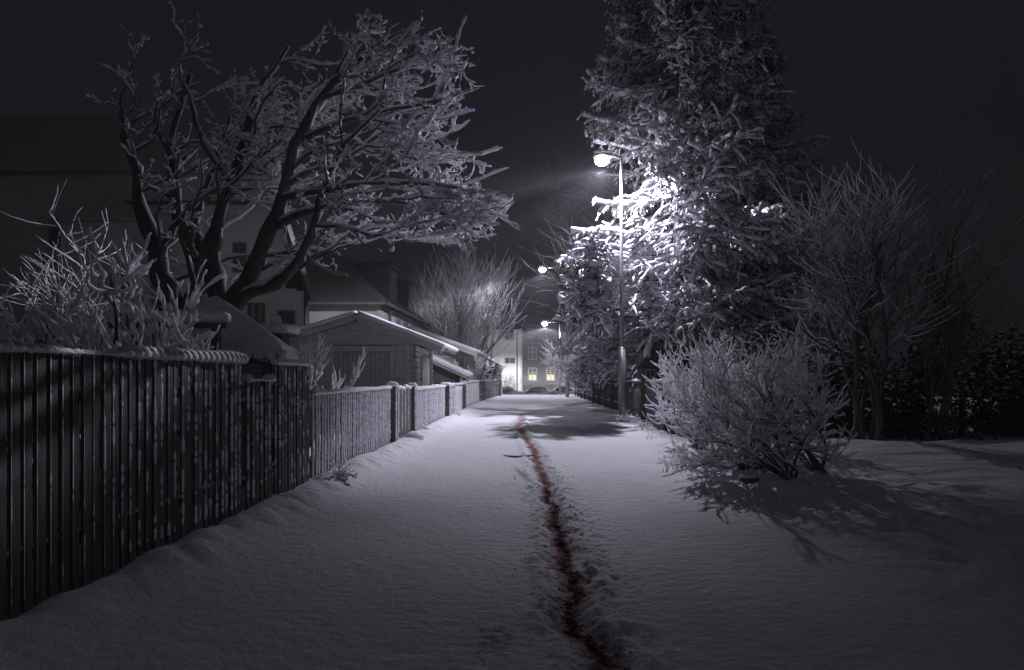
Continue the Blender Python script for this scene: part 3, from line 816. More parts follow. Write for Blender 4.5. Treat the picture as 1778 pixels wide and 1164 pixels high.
for k in range(20):
    z0_ = 3.1 + 2.5 * (k + .5) / 20; ex_ = r_.uniform(.85, 2.5); ey_ = 22.85 - (8.3 - z0_ + .3) * .74 + r_.uniform(-.15, .5)
    crv.append([(SX, SY, z0_ + .1), (4.0, 23.75, z0_ + .05), (3.08, 23.45, z0_), (2.45, 22.9, z0_ - .02), (.5 * (2.2 + ex_), .5 * (22.6 + ey_), z0_ - .08), (ex_, ey_, z0_ - .12)])
spruce("spruce_tree", "tall snow-covered spruce behind the nearest street lamp", SX, SY, 18.5, 4.6, 1.9, 330, 91, keep, 1.15, curved=crv,
       extra=[(3.4, 212, 5.2), (3.8, 220, 5.5), (4.2, 226, 5.3), (4.6, 214, 5.6), (4.9, 220, 5.7), (5.3, 216, 5.6), (5.2, 230, 5.2), (5.6, 224, 5.4), (3.0, 228, 5.0), (3.9, 238, 4.8), (4.7, 240, 4.6), (2.7, 216, 4.8), (10.9, 180, 3.5), (10.6, 186, 3.2), (9.6, 172, 2.9), (8.1, 178, 2.9), (7.9, 190, 2.6), (7.7, 170, 2.8), (6.8, 190, 4.2), (5.6, 188, 4.2), (5.5, 222, 4.3), (5.3, 228, 4.1), (5.0, 208, 4.5), (4.8, 234, 4.3), (4.4, 196, 4.3), (4.2, 218, 4.2), (6.3, 262, 4.6), (6.1, 275, 4.8), (6.0, 288, 4.9), (6.2, 300, 4.7), (5.8, 268, 4.7), (5.7, 294, 4.6)])
spruce("spruce_tree", "second darker spruce behind and right of the tall snowy spruce", 8.6, 27.5, 15.5, 4.2, 1.5, 150, 92, None, .9)
spruce("spruce_tree", "smaller snowy spruce on the far side of the tall one, low beside the lane", 4.7, 31.5, 7.6, 3.3, 1.2, 110, 93, lambda p: p[:, 0] > 1.75, 1.0)
# ------------------------------------------------------------------ fences
rng = np.random.default_rng(5)
def fence(name, label, y0, y1, h, pitch, w, style, x=FX, x1=None, top_snow=.05, group=None, cat="fence", wood=None, posts=True, cover=.5, rough_top=.02):
    """fence running along the lane; style 'white' = plastered with snow, 'dark' = bare boards with snow beads"""
    x1 = x if x1 is None else x1
    ym = (y0 + y1) / 2
    t = thing(name, label, cat, ((x + x1) / 2, y0, gz(x, y0)), group)
    wood = wood or (M_pwood if style == 'white' else M_dwood)
    n = max(2, int((y1 - y0) / pitch))
    ysl = np.linspace(y0 + w, y1 - w, n)
    pk = MB(); sn = MB()
    P, S, CP, CR = [], [], [], []
    K = 34 if style == 'white' else 110
    for yy in ysl:
        xx = x + (x1 - x) * (yy - y0) / (y1 - y0) + rng.normal() * .004
        hh = h + rng.normal() * rough_top; z0 = gz(x, yy) - .02
        ww = w * rng.uniform(.85, 1.1); yy += rng.normal() * .006
        pk.add([(xx - .011, yy - ww/2, z0), (xx + .011, yy - ww/2, z0), (xx + .011, yy + ww/2, z0), (xx - .011, yy + ww/2, z0),
                (xx - .011, yy - ww/2, hh - .02), (xx + .011, yy - ww/2, hh - .02), (xx + .011, yy + ww/2, hh - .02), (xx - .011, yy + ww/2, hh - .02),
                (xx - .011, yy, hh), (xx + .011, yy, hh)],
               [(0,3,2,1),(0,1,5,4),(1,2,6,5),(2,3,7,6),(3,0,4,7),(4,5,9,8),(6,7,8,9)], [(5,6,9),(7,4,8)])
        zz = np.linspace(z0 + (.05 if style == 'white' else .1), hh, K)
        for e in (1,):
            pts = np.stack([np.full(K, xx + .011 + .002), np.full(K, yy - ww * (.42 if style == 'white' else .5)), zz], 1)
            nz = vn(zz * 9 + rng.uniform(0, 90), np.full(K, yy * 5), 7)
            if style == 'white':
                s = .005 + .015 * rng.random(K) * (nz > .35 * (1 - cover)) + .004 * nz
                s *= np.clip((zz - z0) / .35 + .35, 0, 1)
            else:
                fine = vn(zz * 34, np.full(K, yy * 7), 9)
                s = np.clip((nz - (1 - cover)) * 6, 0, 1) * np.clip((yy - 3.6) / 1.6, .12, 1) * (.003 + .008 * fine + .005 * rng.random(K)) * (fine > .3) + .0006  # beads thinned toward the near end, imitating the darkness there
            P.append(pts); S.append(s)
    sn.tubes(np.array(P), np.array(S), 6)
    # one uneven ridge of snow along the top, scalloped over each picket and broken here and there
    m_ = int((y1 - y0) / (pitch / 6)) + 2
    ry = np.linspace(y0 + .02, y1 - .02, m_); rx = x + (x1 - x) * (ry - y0) / (y1 - y0)
    ph_ = (ry - ysl[0]) / (ysl[1] - ysl[0])
    sc_ = np.abs(np.cos(np.pi * ph_)) ** .6
    big = fbm(ry * 1.3, ry * 0, 3, 3); gap = np.clip((vn(ry * 1.9, ry * 0 + 4, 8) - .10) * 8, 0, 1)
    rr = top_snow * (.42 + .34 * sc_ + .5 * (big - .45)) * (.25 + .75 * gap); rr[[0, -1]] *= .3
    for ox, k_ in ((-.018, .95), (.012, 1.0), (.034, .72)):
        sn.tubes(np.stack([rx + ox, ry, h + rr * .45 - (.010 if ox > .02 else 0) + rng.normal(size=m_) * .002], 1)[None], (rr * k_)[None], 8)
    pk.build("pickets", wood, t, smooth=False)
    for zr in (.25 * h, .82 * h):
        MB().beam((x - .03, y0, zr), (x1 - .03, y1, zr), .035, .075).build("rail", wood, t, smooth=False)
    if posts:
        npost = max(2, int(round((y1 - y0) / 2.4)) + 1)
        for yy in np.linspace(y0 + .05, y1 - .05, npost):
            xx = x + (x1 - x) * (yy - y0) / (y1 - y0)
            MB().box((xx - .14, yy - .045, gz(xx, yy) - .1), (xx - .05, yy + .045, h + .02)).build("post", wood, t, smooth=False)
    # snow on the lower rail, showing between the pickets
    m = np.array([np.stack([np.linspace(x, x1, 40) - .03 + .01, np.linspace(y0, y1, 40), np.full(40, z_ + .05)], 1) for z_ in (.25 * h, .82 * h)])
    sn.tubes(m, .012 + .014 * rng.random((2, 40)), 6)
    sn.build("clinging_snow", M_snow, t)
    return t

GF = "fences along the left side of the lane"
fence("board_fence", "tall dark board fence nearest the viewer on the left, capped with round lumps of snow", 1.6, 6.5, 1.50, .098, .066, 'dark', cover=.55, top_snow=.075, group=GF)
fence("garden_gate", "lower dark gate between the two parts of the tall board fence", 6.53, 7.22, 1.32, .10, .066, 'dark', cover=.55, top_snow=.065, cat="gate", posts=False)
fence("board_fence", "tall dark board fence between the lower gate and the white picket fence", 7.26, 8.45, 1.50, .095, .062, 'dark', cover=.45, top_snow=.06, group=GF)
fence("picket_fence", "long picket fence plastered with snow in front of the garage", 8.5, 13.25, 1.14, .128, .052, 'white', top_snow=.045, cover=.8, group=GF)
def gate_boards(name, label, y0, y1, h, n, cat="gate"):
    t = thing(name, label, cat, (FX, y0, gz(FX, y0)))
    bd = MB(); sn = MB()
    ys_ = np.linspace(y0, y1, n + 1)
    for a, b in zip(ys_[:-1], ys_[1:]):
        hh = h + rng.normal() * .015
        bd.rbox((FX - .03, a + .015, gz(FX, a) - .03), (FX + .02, b - .015, hh), .008, (1, 2, 8), 0)
        sn.rbox((FX - .05, a + .01, hh - .01), (FX + .04, b - .01, hh + .075), .035, (4, 5, 4), .008, 14)
        zz = np.linspace(.2, hh, 18)
        sn.tubes(np.array([np.stack([np.full(18, FX + .02), np.full(18, a + .02), zz], 1)]), np.array([.003 + .014 * rng.random(18)]), 5)
    bd.build("boards", M_dwood, t, smooth=False); sn.build("snow_cap", M_snow, t)
    return t
# heavy gate with its two posts
def post(label, y_, h, r=.09, group="dark gate posts in the left fences", x=FX):
    t = thing("gate_post", label, "post", (x, y_, gz(x, y_)), group)
    MB().rbox((x - r, y_ - r, gz(x, y_) - .08), (x + r, y_ + r, h), .02, (2, 2, 6), .002).build("shaft", M_dwood, t, smooth=False)
    m = MB(); m.rbox((x - r - .015, y_ - r - .015, h - .01), (x + r + .02, y_ + r + .015, h + .10), .07, (6, 6, 5), .012, 12)
    zz = np.linspace(.1, h, 24)
    m.tubes(np.array([np.stack([np.full(24, x + r), np.full(24, y_ - r + .01), zz], 1), np.stack([np.full(24, x + r), np.full(24, y_ + r - .01), zz], 1)]), .004 + .02 * rng.random((2, 24)), 6)
    m.build("snow_cap", M_snow, t)
    return t
post("thick dark gate post with round snow cap ending the long picket fence", 13.45, 1.16, .10)
gate_boards("board_gate", "dark gate of upright boards capped with snow before the garage corner", 13.65, 15.5, 1.10, 5)
post("dark gate post where the second picket fence begins", 15.7, 1.12, .09)
fence("picket_fence", "second picket fence plastered white, below the garage's lit side wall", 15.85, 21.6, 1.05, .135, .055, 'white', top_snow=.07, cover=.9, group=GF)
post("wide dark post between the second picket fence and snowy gate", 21.9, 1.08, .15)
fence("picket_gate", "gate with broken snow on its pickets beyond the wide dark post", 22.1, 24.6, 1.05, .16, .07, 'white', top_snow=.08, cover=.3, cat="gate", wood=M_dwood)
t = thing("snowy_board", "flat snow-white board between the snowy gate and the third picket fence", "board", (FX, 24.8, 0))
MB().rbox((FX - .03, 24.7, gz(FX, 25) - .05), (FX + .03, 27.1, 1.04), .015, (1, 6, 5), .004).build("board", M_fsnow, t)
MB().rbox((FX - .06, 24.7, 1.03), (FX + .07, 27.1, 1.13), .05, (3, 16, 4), .015, 6).build("snow_cap", M_snow, t)
post("dark post right after the flat snow-white board", 27.5, 1.05, .14)
fence("picket_fence", "third picket fence, short and white, beside the small slanted shelter", 27.9, 36.0, 1.12, .2, .09, 'white', top_snow=.07, cover=.9, group=GF)
fence("hedge_fence", "dark board fence far along the left side below the snowy shrub", 36.2, 48.5, 1.15, .22, .16, 'dark', x=FX, x1=-2.3, top_snow=.05, cover=.35, group=GF)
post("tall dark post at the open end of the far left fence", 49.0, 1.55, .16, x=-2.28)
fence("hedge_fence", "last dark fence before the street at the left end of the lane", 50.0, 56.5, 1.05, .3, .2, 'dark', x=-2.25, x1=-2.35, top_snow=.07, cover=.35, group=GF)
# right side
fence("board_fence", "dark board fence on the right between lamp pole and far block", 25.5, 48.0, 1.25, .2, .15, 'dark', x=3.45, x1=3.2, top_snow=.03, cover=.2)
t = thing("dark_fence", "dark plank fence beside the foot of the nearest lamp pole", "fence", (3.2, 15.9, 0))
m = MB()
for k, yy in enumerate(np.arange(15.9, 19.6, .17)):
    m.rbox((3.30 + .0 * k, yy, gz(3.3, yy) - .06), (3.33, yy + .15, 1.22 + rng.normal() * .015), .006, (1, 1, 3), 0)
m.build("planks", M_dwood, t, smooth=False)
MB().rbox((3.25, 15.85, 1.21), (3.39, 18.2, 1.30), .04, (3, 18, 3), .02, 8).build("snow_cap", M_snow, t)
MB().rbox((3.23, 15.78, -.1), (3.38, 15.9, 1.3), .01, (2, 2, 4), 0).build("post", M_dwood, t, smooth=False)
t = thing("blue_board", "blue-grey boards leaning by the dark plank fence, right of the lamp pole", "boards", (3.1, 16.6, 0))
m = MB()
for k in range(5):
    m.box((3.17 + .01 * (k % 2), 16.4 + k * .27, gz(3.1, 16.6) - .05), (3.205 + .01 * (k % 2), 16.64 + k * .27, 1.13 + .02 * (k % 3)))
m.build("boards", M_blue, t, smooth=False)
t = thing("dark_hedge_wall", "dark boundary wall in shade behind the foot of the nearest lamp", "wall", (3.6, 19.7, 0))
MB().rbox((3.45, 19.8, -.1), (3.6, 25.2, 1.2), .03, (2, 12, 3), .01).build("wall_body", M_dwood, t)
MB().rbox((3.42, 19.8, 1.19), (3.64, 25.2, 1.27), .04, (3, 30, 3), .02, 8).build("snow_cap", M_snow, t)

# ------------------------------------------------------------------ timber garage
def slab_roof(mb, rx, rz, ex, ez, y0, y1, th, sgn, snow=False, n=14):
    """one roof slope from ridge (rx,rz) to eave (ex,ez), y0..y1"""
    L_ = math.hypot(ex - rx, ez - rz); ux, uz = (ex - rx) / L_, (ez - rz) / L_; nx_, nz_ = -uz * sgn, ux * sgn
    def xf(V):
        o = V.copy(); o[:, 0] = rx + ux * V[:, 0] + nx_ * V[:, 2]; o[:, 2] = rz + uz * V[:, 0] + nz_ * V[:, 2]; return o
    if snow: mb.rbox((-.02, y0, 0), (L_ + .05, y1, th), min(.09, th * .8), (n, 16, 4), .018, 3.5, xf)
    else: mb.rbox((0, y0, -th), (L_, y1, 0), .004, (2, 2, 1), 0, 1, xf)

def cabin(name, label, cat, x0, x1, y0, y1, zw, rx, rz, exl, ezl, exr, ezr, over=.45, logs=True, th=.17, wood=None):
    t = thing(name, label, cat, (x1, y0, 0)); wood = wood or M_gwood
    gf = MB(); zc = lambda xx: rz - (rz - (ezr if xx > rx else ezl)) * abs(xx - rx) / abs((exr if xx > rx else exl) - rx) - .09
    # front and rear gables, side walls: courses of boards with small shadow gaps
    hb = .145; z = 0.0; k = 0
    while z < rz - .1:
        zt = min(z + hb, rz - .1)
        for yy in (y0, y1 - .06):
            a, b = x0, x1
            # clip course to the gable
            while a < b and zc(a) < zt - .02: a += .05
            while b > a and zc(b) < zt - .02: b -= .05
            if b - a > .15:
                dy = .004 * ((k % 2) * 2 - 1)
                gf.rbox((a, yy + dy, z + .004), (b, yy + .06 + dy, zt - .004), .015, (2, 2, 2), 0)
        if zt < zc(x1):
            gf.rbox((x1 - .06, y0 + .06, z + .004), (x1, y1 - .06, zt - .004), .015, (2, 2, 2), 0)
        if zt < zc(x0):
            gf.rbox((x0, y0 + .06, z + .004), (x0 + .06, y1 - .06, zt - .004), .015, (2, 2, 2), 0)
        z = zt; k += 1
    for ya in (y0 + .012, y1 - .05):
        gf.prism([(x0 + .01, 0), (x1 - .065, 0), (x1 - .065, zc(x1)), (rx, rz - .10), (x0 + .01, zc(x0))], 'y', ya, ya + .03)
    gf.build("walls", wood, t, smooth=False)
    if logs:     # notched log ends at the corners
        for (cx, cy) in ((x1 + .04, y0), (x1 + .04, y1 - .30), ):
            m = MB(); z = 0.02; k = 0
            while z < zw - .02:
                e = .05 if k % 2 else .0
                m.rbox((cx - .06, cy - .10 + e, z), (cx + .05 - e * .3, cy + .28 - e, z + .135), .03, (2, 3, 3), .0)
                z += .145; k += 1
            m.build("corner_logs", wood, t)
    r = MB(); slab_roof(r, rx, rz, exr, ezr, y0 - over, y1 + .2, .07, 1); slab_roof(r, rx, rz, exl, ezl, y0 - over, y1 + .2, .07, -1)
    rf = r.build("roof", M_gwood, t, smooth=False)
    fb = MB()
    fb.beam((rx, y0 - over - .02, rz - .06), (exr, y0 - over - .02, ezr - .06), .035, .17)
    fb.beam((rx, y0 - over - .02, rz - .06), (exl, y0 - over - .02, ezl - .06), .035, .17)
    fb.build("barge_boards", wood, t, smooth=False)
    s = MB(); slab_roof(s, rx, rz, exr, ezr, y0 - over - .04, y1 + .25, th, 1, True); slab_roof(s, rx, rz, exl, ezl, y0 - over - .04, y1 + .25, th, -1, True)
    s.build("roof_snow", M_snow, t)
    return t

gx0, gx1, gy0, gy1 = -6.1, -3.06, 18.0, 20.9
g = cabin("timber_garage", "grey timber garage with snowy gable roof and double doors behind the picket fence", "garage", gx0, gx1, gy0, gy1, 2.3, -4.50, 2.95, -6.95, 2.20, -2.30, 2.10, .45, th=.15)
m = MB()   # door frame
for (a, b) in (((-5.30, 0), (-5.18, 2.02)), ((-3.72, 0), (-3.60, 2.02))):
    m.box((a[0], gy0 - .055, a[1]), (b[0], gy0 - .008, b[1]))
m.box((-5.34, gy0 - .06, 2.025), (-3.56, gy0 - .008, 2.16)); m.build("door_frame", M_gwood, g, smooth=False)
for (a, b) in ((-5.17, -4.455), (-4.445, -3.73)):
    d = MB()
    xs_ = np.linspace(a, b, 7)
    for p, q in zip(xs_[:-1], xs_[1:]): d.rbox((p + .003, gy0 - .035, .05), (q - .003, gy0 - .008, 2.0), .006, (1, 1, 2), 0)
    do = d.build("door", M_dgwood, g, smooth=False)
    s = 1 if a < -4.6 else -1
    hx = b - .07 if s == 1 else a + .07
    MB().box((hx - .02, gy0 - .06, .92), (hx + .02, gy0 - .036, 1.08)).build("door_handle", M_steel, do, smooth=False)
MB().box((-3.30, gy0 - .05, 0), (-3.20, gy0 - .008, 2.2)).build("corner_trim", M_gwood, g, smooth=False)
sc = MB(); sc.rbox((gx1 + .005, 19.05, 1.0), (gx1 + .035, 20.5, 1.92), .01, (1, 2, 2), 0); sc.build("shutter", M_white, g)
# icicles at the eave corner
ic = MB(); n = 12
px_ = np.stack([rng.uniform(-2.42, -2.26, n), np.full(n, 17.53) + rng.normal(size=n) * .02, np.full(n, 2.08)], 1)
ic.tubes(np.stack([px_, px_ - np.array([0, 0, .05]), px_ - np.array([0, 0, 1]) * rng.uniform(.06, .16, (n, 1))], 1), np.tile([.014, .009, .002], (n, 1)), 5)
ic.build("icicles", M_fsnow, g)

s2 = cabin("timber_shed", "second timber shed with wide snowy roof beyond the garage", "shed", -7.5, -2.9, 31.0, 35.0, 2.2, -5.4, 3.5, -8.2, 2.5, -2.40, 2.40, .5, th=.18)
m = MB()
for (a, b) in (((-4.60, 0, ), (-4.48, 2.3)), ((-3.52, 0), (-3.40, 2.3))): m.box((a[0], 30.93, 0), (b[0], 30.99, 2.2))
m.box((-4.6, 30.92, 2.2), (-3.4, 30.99, 2.33)); m.build("door_frame", M_gwood, s2, smooth=False)
m = MB()
for p in np.linspace(-4.48, -3.56, 8)[:-1]: m.rbox((p + .003, 30.95, .05), (p + .125, 30.985, 2.19), .008, (1, 1, 2), 0)
m.build("door", M_dgwood, s2, smooth=False)
MB().box((-3.0, 30.6, 0), (-2.86, 30.75, 2.35)).build("porch_post", M_dwood, s2, smooth=False)

# small shelter with slanted roof and diagonal boards
t = thing("bin_shelter", "small lean-to shelter with slanted snowy roof and diagonal boards between the sheds", "shelter", (-3.4, 28.5, 0))
m = MB()
xa, xb, za, zb = -4.4, -2.86, 2.12, 1.40
for k in np.arange(-2.6, 2.0, .16):
    # diagonal boards on the front, clipped to the wedge
    pts = []
    for s_ in np.linspace(0, 2.4, 40):
        X_ = xa + k + s_ * .70; Z_ = s_ * .70
        top = za + (zb - za) * (X_ - xa) / (xb - xa)
        if xa < X_ < xb and Z_ < top: pts.append((X_, Z_))
    if len(pts) > 2: m.beam((pts[0][0], 28.5, pts[0][1]), (pts[-1][0], 28.5, pts[-1][1]), .02, .135, (0, 1, 0)) if False else m.beam((pts[0][0], 28.5, pts[0][1]), (pts[-1][0], 28.5, pts[-1][1]), .02, .13)
m.build("front_boards", M_dwood, t, smooth=False)
MB().prism([(xa, 0), (xb, 0), (xb, zb - .03), (xa, za - .03)], 'y', 28.55, 29.9).build("shelter_body", M_dwood, t, smooth=False)
r = MB(); slab_roof(r, xa - .05, za + .02, xb + .22, zb - .08, 28.3, 30.0, .05, 1); r.build("roof", M_gwood, t, smooth=False)
r = MB(); slab_roof(r, xa - .05, za + .02, xb + .22, zb - .08, 28.25, 30.05, .24, 1, True); r.build("roof_snow", M_snow, t)
MB().box((-2.95, 28.38, 0), (-2.83, 28.47, 1.36)).build("post", M_gwood, t, smooth=False)

# far lean-to roof
t = thing("open_carport", "far open lean-to with thin snowy roof edge behind the shrub", "carport", (-3.4, 48, 0))
r = MB(); slab_roof(r, -5.2, 3.9, -2.15, 2.15, 46.5, 52.0, .10, 1); r.build("roof", M_roofd, t, smooth=False)
r = MB(); slab_roof(r, -5.2, 3.9, -2.15, 2.15, 46.4, 52.05, .12, 1, True); r.build("roof_snow", M_snow, t)
for px_ in (-2.4, -5.0):
    for yy in (46.7, 51.7):
        MB().box((px_ - .08, yy - .08, -.1), (px_ + .08, yy + .08, 2.2 if px_ > -3 else 3.6)).build("post", M_dwood, t, smooth=False)
MB().box((-5.15, 51.85, -.1), (-2.3, 51.95, 2.15)).build("rear_wall", M_dwood, t, smooth=False)

# ------------------------------------------------------------------ garden hut with pyramid roof
hx, hy, hw = 0.0, 0.0, 0.95
t = thing("garden_hut", "small garden hut with ribbed snowy pyramid roof behind the tall fence", "hut", (-4.30, 9.3, 0))
hut0 = set(C.objects)
m = MB()
for k in range(12):
    z = .14 * k
    m.rbox((hx - .68, hy - .68, z), (hx + .68, hy - .62, z + .135), .012, (2, 1, 1), 0)
    m.rbox((hx + .62, hy - .62, z), (hx + .68, hy + .68, z + .135), .012, (1, 2, 1), 0)
m.box((hx - .68, hy - .61, 0), (hx - .62, hy + .68, 1.66)); m.box((hx - .61, hy + .62, 0), (hx + .61, hy + .68, 1.66))
m.build("walls", M_dgwood, t, smooth=False)
n = 26; g1 = np.linspace(-1, 1, n); A_, B_ = np.meshgrid(g1, g1)
def hutz(a, b, extra):
    return 1.62 + (1 - np.maximum(abs(a), abs(b))) ** .9 * .74 + extra
m = MB()
top = np.stack([hx + A_ * hw, hy + B_ * hw, hutz(A_, B_, 0)], -1)
ii = np.arange(n * n).reshape(n, n); q = np.stack([ii[:-1, :-1], ii[:-1, 1:], ii[1:, 1:], ii[1:, :-1]], -1).reshape(-1, 4)
m.add(top, q); m.box((hx - hw, hy - hw, 1.58), (hx + hw, hy + hw, 1.615)); m.build("roof", M_roofd, t, smooth=False)
m = MB()
n2 = 80; g1 = np.linspace(-1, 1, n2); A_, B_ = np.meshgrid(g1, g1)
edge = np.clip((1 - np.maximum(abs(A_), abs(B_))) * 14, 0, 1) ** .5
ex = .012 + .085 * edge + .014 * vn(A_ * 7, B_ * 30, 4) * (abs(A_) > abs(B_)) + .014 * vn(A_ * 30, B_ * 7, 4) * (abs(A_) <= abs(B_)) + .012 * vn(A_ * 20, B_ * 20, 8)
tp = np.stack([hx + A_ * (hw + .03), hy + B_ * (hw + .03), hutz(A_, B_, ex)], -1)
ii = np.arange(n2 * n2).reshape(n2, n2); q = np.stack([ii[:-1, :-1], ii[:-1, 1:], ii[1:, 1:], ii[1:, :-1]], -1).reshape(-1, 4)
m.add(tp, q); m.build("roof_snow", M_snow, t)
m = MB()
for a in np.linspace(hx - hw, hx + hw, 15):
    m.rbox((a - .07, hy - hw - .05, 1.575), (a + .07, hy - hw + .06, 1.70), .05, (3, 3, 3), .012, 20)
for a in np.linspace(hy - hw, hy + hw, 15):
    m.rbox((hx + hw - .06, a - .07, 1.575), (hx + hw + .05, a + .07, 1.70), .05, (3, 3, 3), .012, 20)
m.build("eave_snow", M_snow, t)

for o_ in [o_ for o_ in C.objects if o_ not in hut0]: o_.matrix_parent_inverse.identity()
t.rotation_euler = (0, 0, rad(14))

# beam with thick snow roll, on two posts
t = thing("garden_arch", "wooden crossbar carrying a thick roll of snow in front of the hut roof", "arch", (-4.2, 7.7, 0))
MB().box((-4.75, 7.66, 1.90), (-3.42, 7.74, 1.965)).build("crossbar", M_dwood, t, smooth=False)
for px_ in (-4.62, -3.55):
    MB().box((px_ - .04, 7.665, -.05), (px_ + .04, 7.735, 1.90)).build("post", M_dwood, t, smooth=False)
MB().rbox((-4.78, 7.60, 1.955), (-3.40, 7.80, 2.09), .07, (24, 8, 6), .008, 5).build("snow_roll", M_snow, t)

# pillar with flat cap
pc = at(481, 570, 9.9)
t = thing("garden_pillar", "dark pillar with thick flat snow cap and round snow ball behind the tall fence", "pillar", (pc[0], 9.9, 0))
MB().rbox((pc[0] - .14, 9.76, 0), (pc[0] + .14, 10.04, 1.93), .01, (2, 2, 5), 0).build("shaft", M_dwood, t, smooth=False)
MB().rbox((pc[0] - .25, 9.66, 1.93), (pc[0] + .25, 10.14, 1.975), .01, (2, 2, 1), 0).build("cap_slab", M_stone, t, smooth=False)
m = MB(); m.rbox((pc[0] - .265, 9.64, 1.965), (pc[0] + .265, 10.16, 2.11), .06, (14, 12, 6), .018, 9)
m.blobs([(pc[0] - .02, 9.9, 2.17)], [(.085, .085, .09)], .03, (14, 9)); m.build("snow_cap", M_snow, t)

# ------------------------------------------------------------------ houses on the left
def window(parent, x0, x1, z0, z1, y, nx_=2, nz_=2, frame=M_frame, glass=M_glass, curt=False, fw=.06, face='y'):
    """window in a wall that faces the viewer (face y) or the lane (face x, then x0/x1 are y values and y is x)"""
    def bx(m, a, b, c, d, e, f_):
        if face == 'y': m.box((a, y - f_, c), (b, y - e, d))
        else: m.box((y + e, a, c), (y + f_, b, d))
    m = MB()
    bx(m, x0 - fw, x1 + fw, z0 - fw, z0, .003, .05); bx(m, x0 - fw, x1 + fw, z1, z1 + fw, .003, .05)
    bx(m, x0 - fw, x0, z0, z1, .003, .05); bx(m, x1, x1 + fw, z0, z1, .003, .05)
    for k in range(1, nx_):
        c = x0 + (x1 - x0) * k / nx_; bx(m, c - fw * .5, c + fw * .5, z0, z1, .012, .04)
    for k in range(1, nz_):
        c = z0 + (z1 - z0) * (k / nz_ if nz_ != 2 else .62)
        for j in range(nx_):
            a = x0 + (x1 - x0) * j / nx_ + fw * .5 * (j > 0); b = x0 + (x1 - x0) * (j + 1) / nx_ - fw * .5 * (j < nx_ - 1)
            bx(m, a, b, c - fw * .4, c + fw * .4, .014, .038)
    w = m.build("window", frame, parent, smooth=False)
    g_ = MB(); bx(g_, x0, x1, z0, z1, .002, .008); g_.build("pane", glass, w, smooth=False)
    return w

h1 = thing("gabled_house", "large dim plastered house behind the bare trees on the left", "house", (-12, 20, 0))
m = MB(); yq = 21.0
X1 = float(at(537, 0, yq)[0]); 
zE = float(at(0, 520, yq)[2]); zT = float(at(0, 353, yq)[2])
m.prism([(-22, 0), (X1, 0), (X1, zE), (X1 - .45, zE + 1.6), (X1 - 1.1, zT + .9), (-13, zT + .9), (-22, zT + .9)], 'y', yq, yq + 8)
def skewx(m_, y_):
    """turn a block so that its right flank faces away: x scales with distance"""
    for v in m_.v: v[:, 0] *= v[:, 1] / y_
    return m_
skewx(m, yq).build("walls", M_plast, h1, smooth=False)
m = MB(); m.beam((X1 + .15, yq - .25, zE - .1), (X1 - .42, yq - .25, zE + 1.65), .12, .5, (0, 1, 0)); m.beam((X1 - .42, yq - .25, zE + 1.65), (X1 - 1.15, yq - .25, zT + .9), .12, .5, (0, 1, 0))
m.build("roof_edge", M_roofd, h1, smooth=False)
m = MB(); m.prism([(-23, zT + .9), (X1 - 1.05, zT + .9), (-12.5, zT + 2.6), (-19, zT + 2.6)], 'y', yq - .3, yq + 8.3); skewx(m, yq).build("roof", M_plast2, h1, smooth=False)
m = MB(); m.beam((-13.5, yq - .02, zT), (X1 - .75, yq - .02, zT), .06, .12); m.build("cornice", M_roofd, h1, smooth=False)
for (a, b, c, d) in ((500, 513, 462, 498), (519, 528, 470, 502), (486, 509, 543, 572), (434, 456, 530, 572), (408, 424, 425, 470)):
    p0 = at(a, d, yq); p1 = at(b, c, yq); window(h1, p0[0], p1[0], p0[2], p1[2], yq, 2 if b - a > 12 else 1, 1, M_roofd)
m = MB(); pp = at(532, 0, yq); m.tube([(pp[0], yq - .08, 0), (pp[0], yq - .08, zE + .2)], [.05, .05], 8); m.build("downpipe", M_roofd, h1)

h0 = thing("pale_house", "dim pale house wall at the far left edge behind the slim tree", "house", (-17, 26, 0))
m = MB(); a0 = float(at(105, 0, 17)[0]); a1 = float(at(262, 0, 17)[0])
m.box((a0, 17, 0), (a1, 20, float(at(0, 385, 17)[2]))); skewx(m, 17).build("walls", M_plast, h0, smooth=False)
m = MB(); zr = float(at(0, 385, 17)[2]); m.prism([(a0 - .3, zr), (a1 + .3, zr), ((a0 + a1) / 2, zr + 0.6)], 'y', 16.7, 20.3); skewx(m, 17).build("roof", M_plast2, h0, smooth=False)
p0 = at(197, 500, 17); p1 = at(222, 478, 17); window(h0, p0[0], p1[0], p0[2], p1[2], 17, 2, 1, M_roofd)

# hipped house with dormers
h2 = thing("hipped_house", "long dim house with snowy hipped roof, dormers and a roof spike behind the garage", "house", (-9, 30, 0))
X0, X1, Y0, Y1, ze = -15.0, -6.65, 30.0, 50.0, 4.62
MB().box((X0, Y0, 0), (X1, Y1, ze)).build("walls", M_plast, h2, smooth=False)
m = MB(); ap = (-10.1, 34.2, 7.95); bp = (-10.1, 46.5, 7.6)
e = .35
E = [(X0 - 1.5, Y0 - e, ze - .05), (X1 + e, Y0 - e, ze - .05), (X1 + e, Y1 + e, ze - .05), (X0 - 1.5, Y1 + e, ze - .05)]
m.add(E + [ap, bp], [(1, 2, 5, 4), (3, 0, 4, 5), (0, 3, 2, 1)], [(0, 1, 4), (2, 3, 5)]); m.build("roof", M_roofs, h2, smooth=False)
m = MB(); m.tube([(X1 + e + .05, Y0 - e, ze - .08), (X1 + e + .05, Y1 + e, ze - .08)], [.07, .07], 8); m.tube([(X0, Y0 - e - .05, ze - .08), (X1 + e, Y0 - e - .05, ze - .08)], [.07, .07], 8); m.build("gutter", M_roofd, h2)
m = MB(); m.tube([(ap[0], ap[1], 7.8), (ap[0], ap[1], 8.25), (ap[0], ap[1], 10.4)], [.14, .05, .015], 8); m.build("roof_spike", M_roofd, h2)
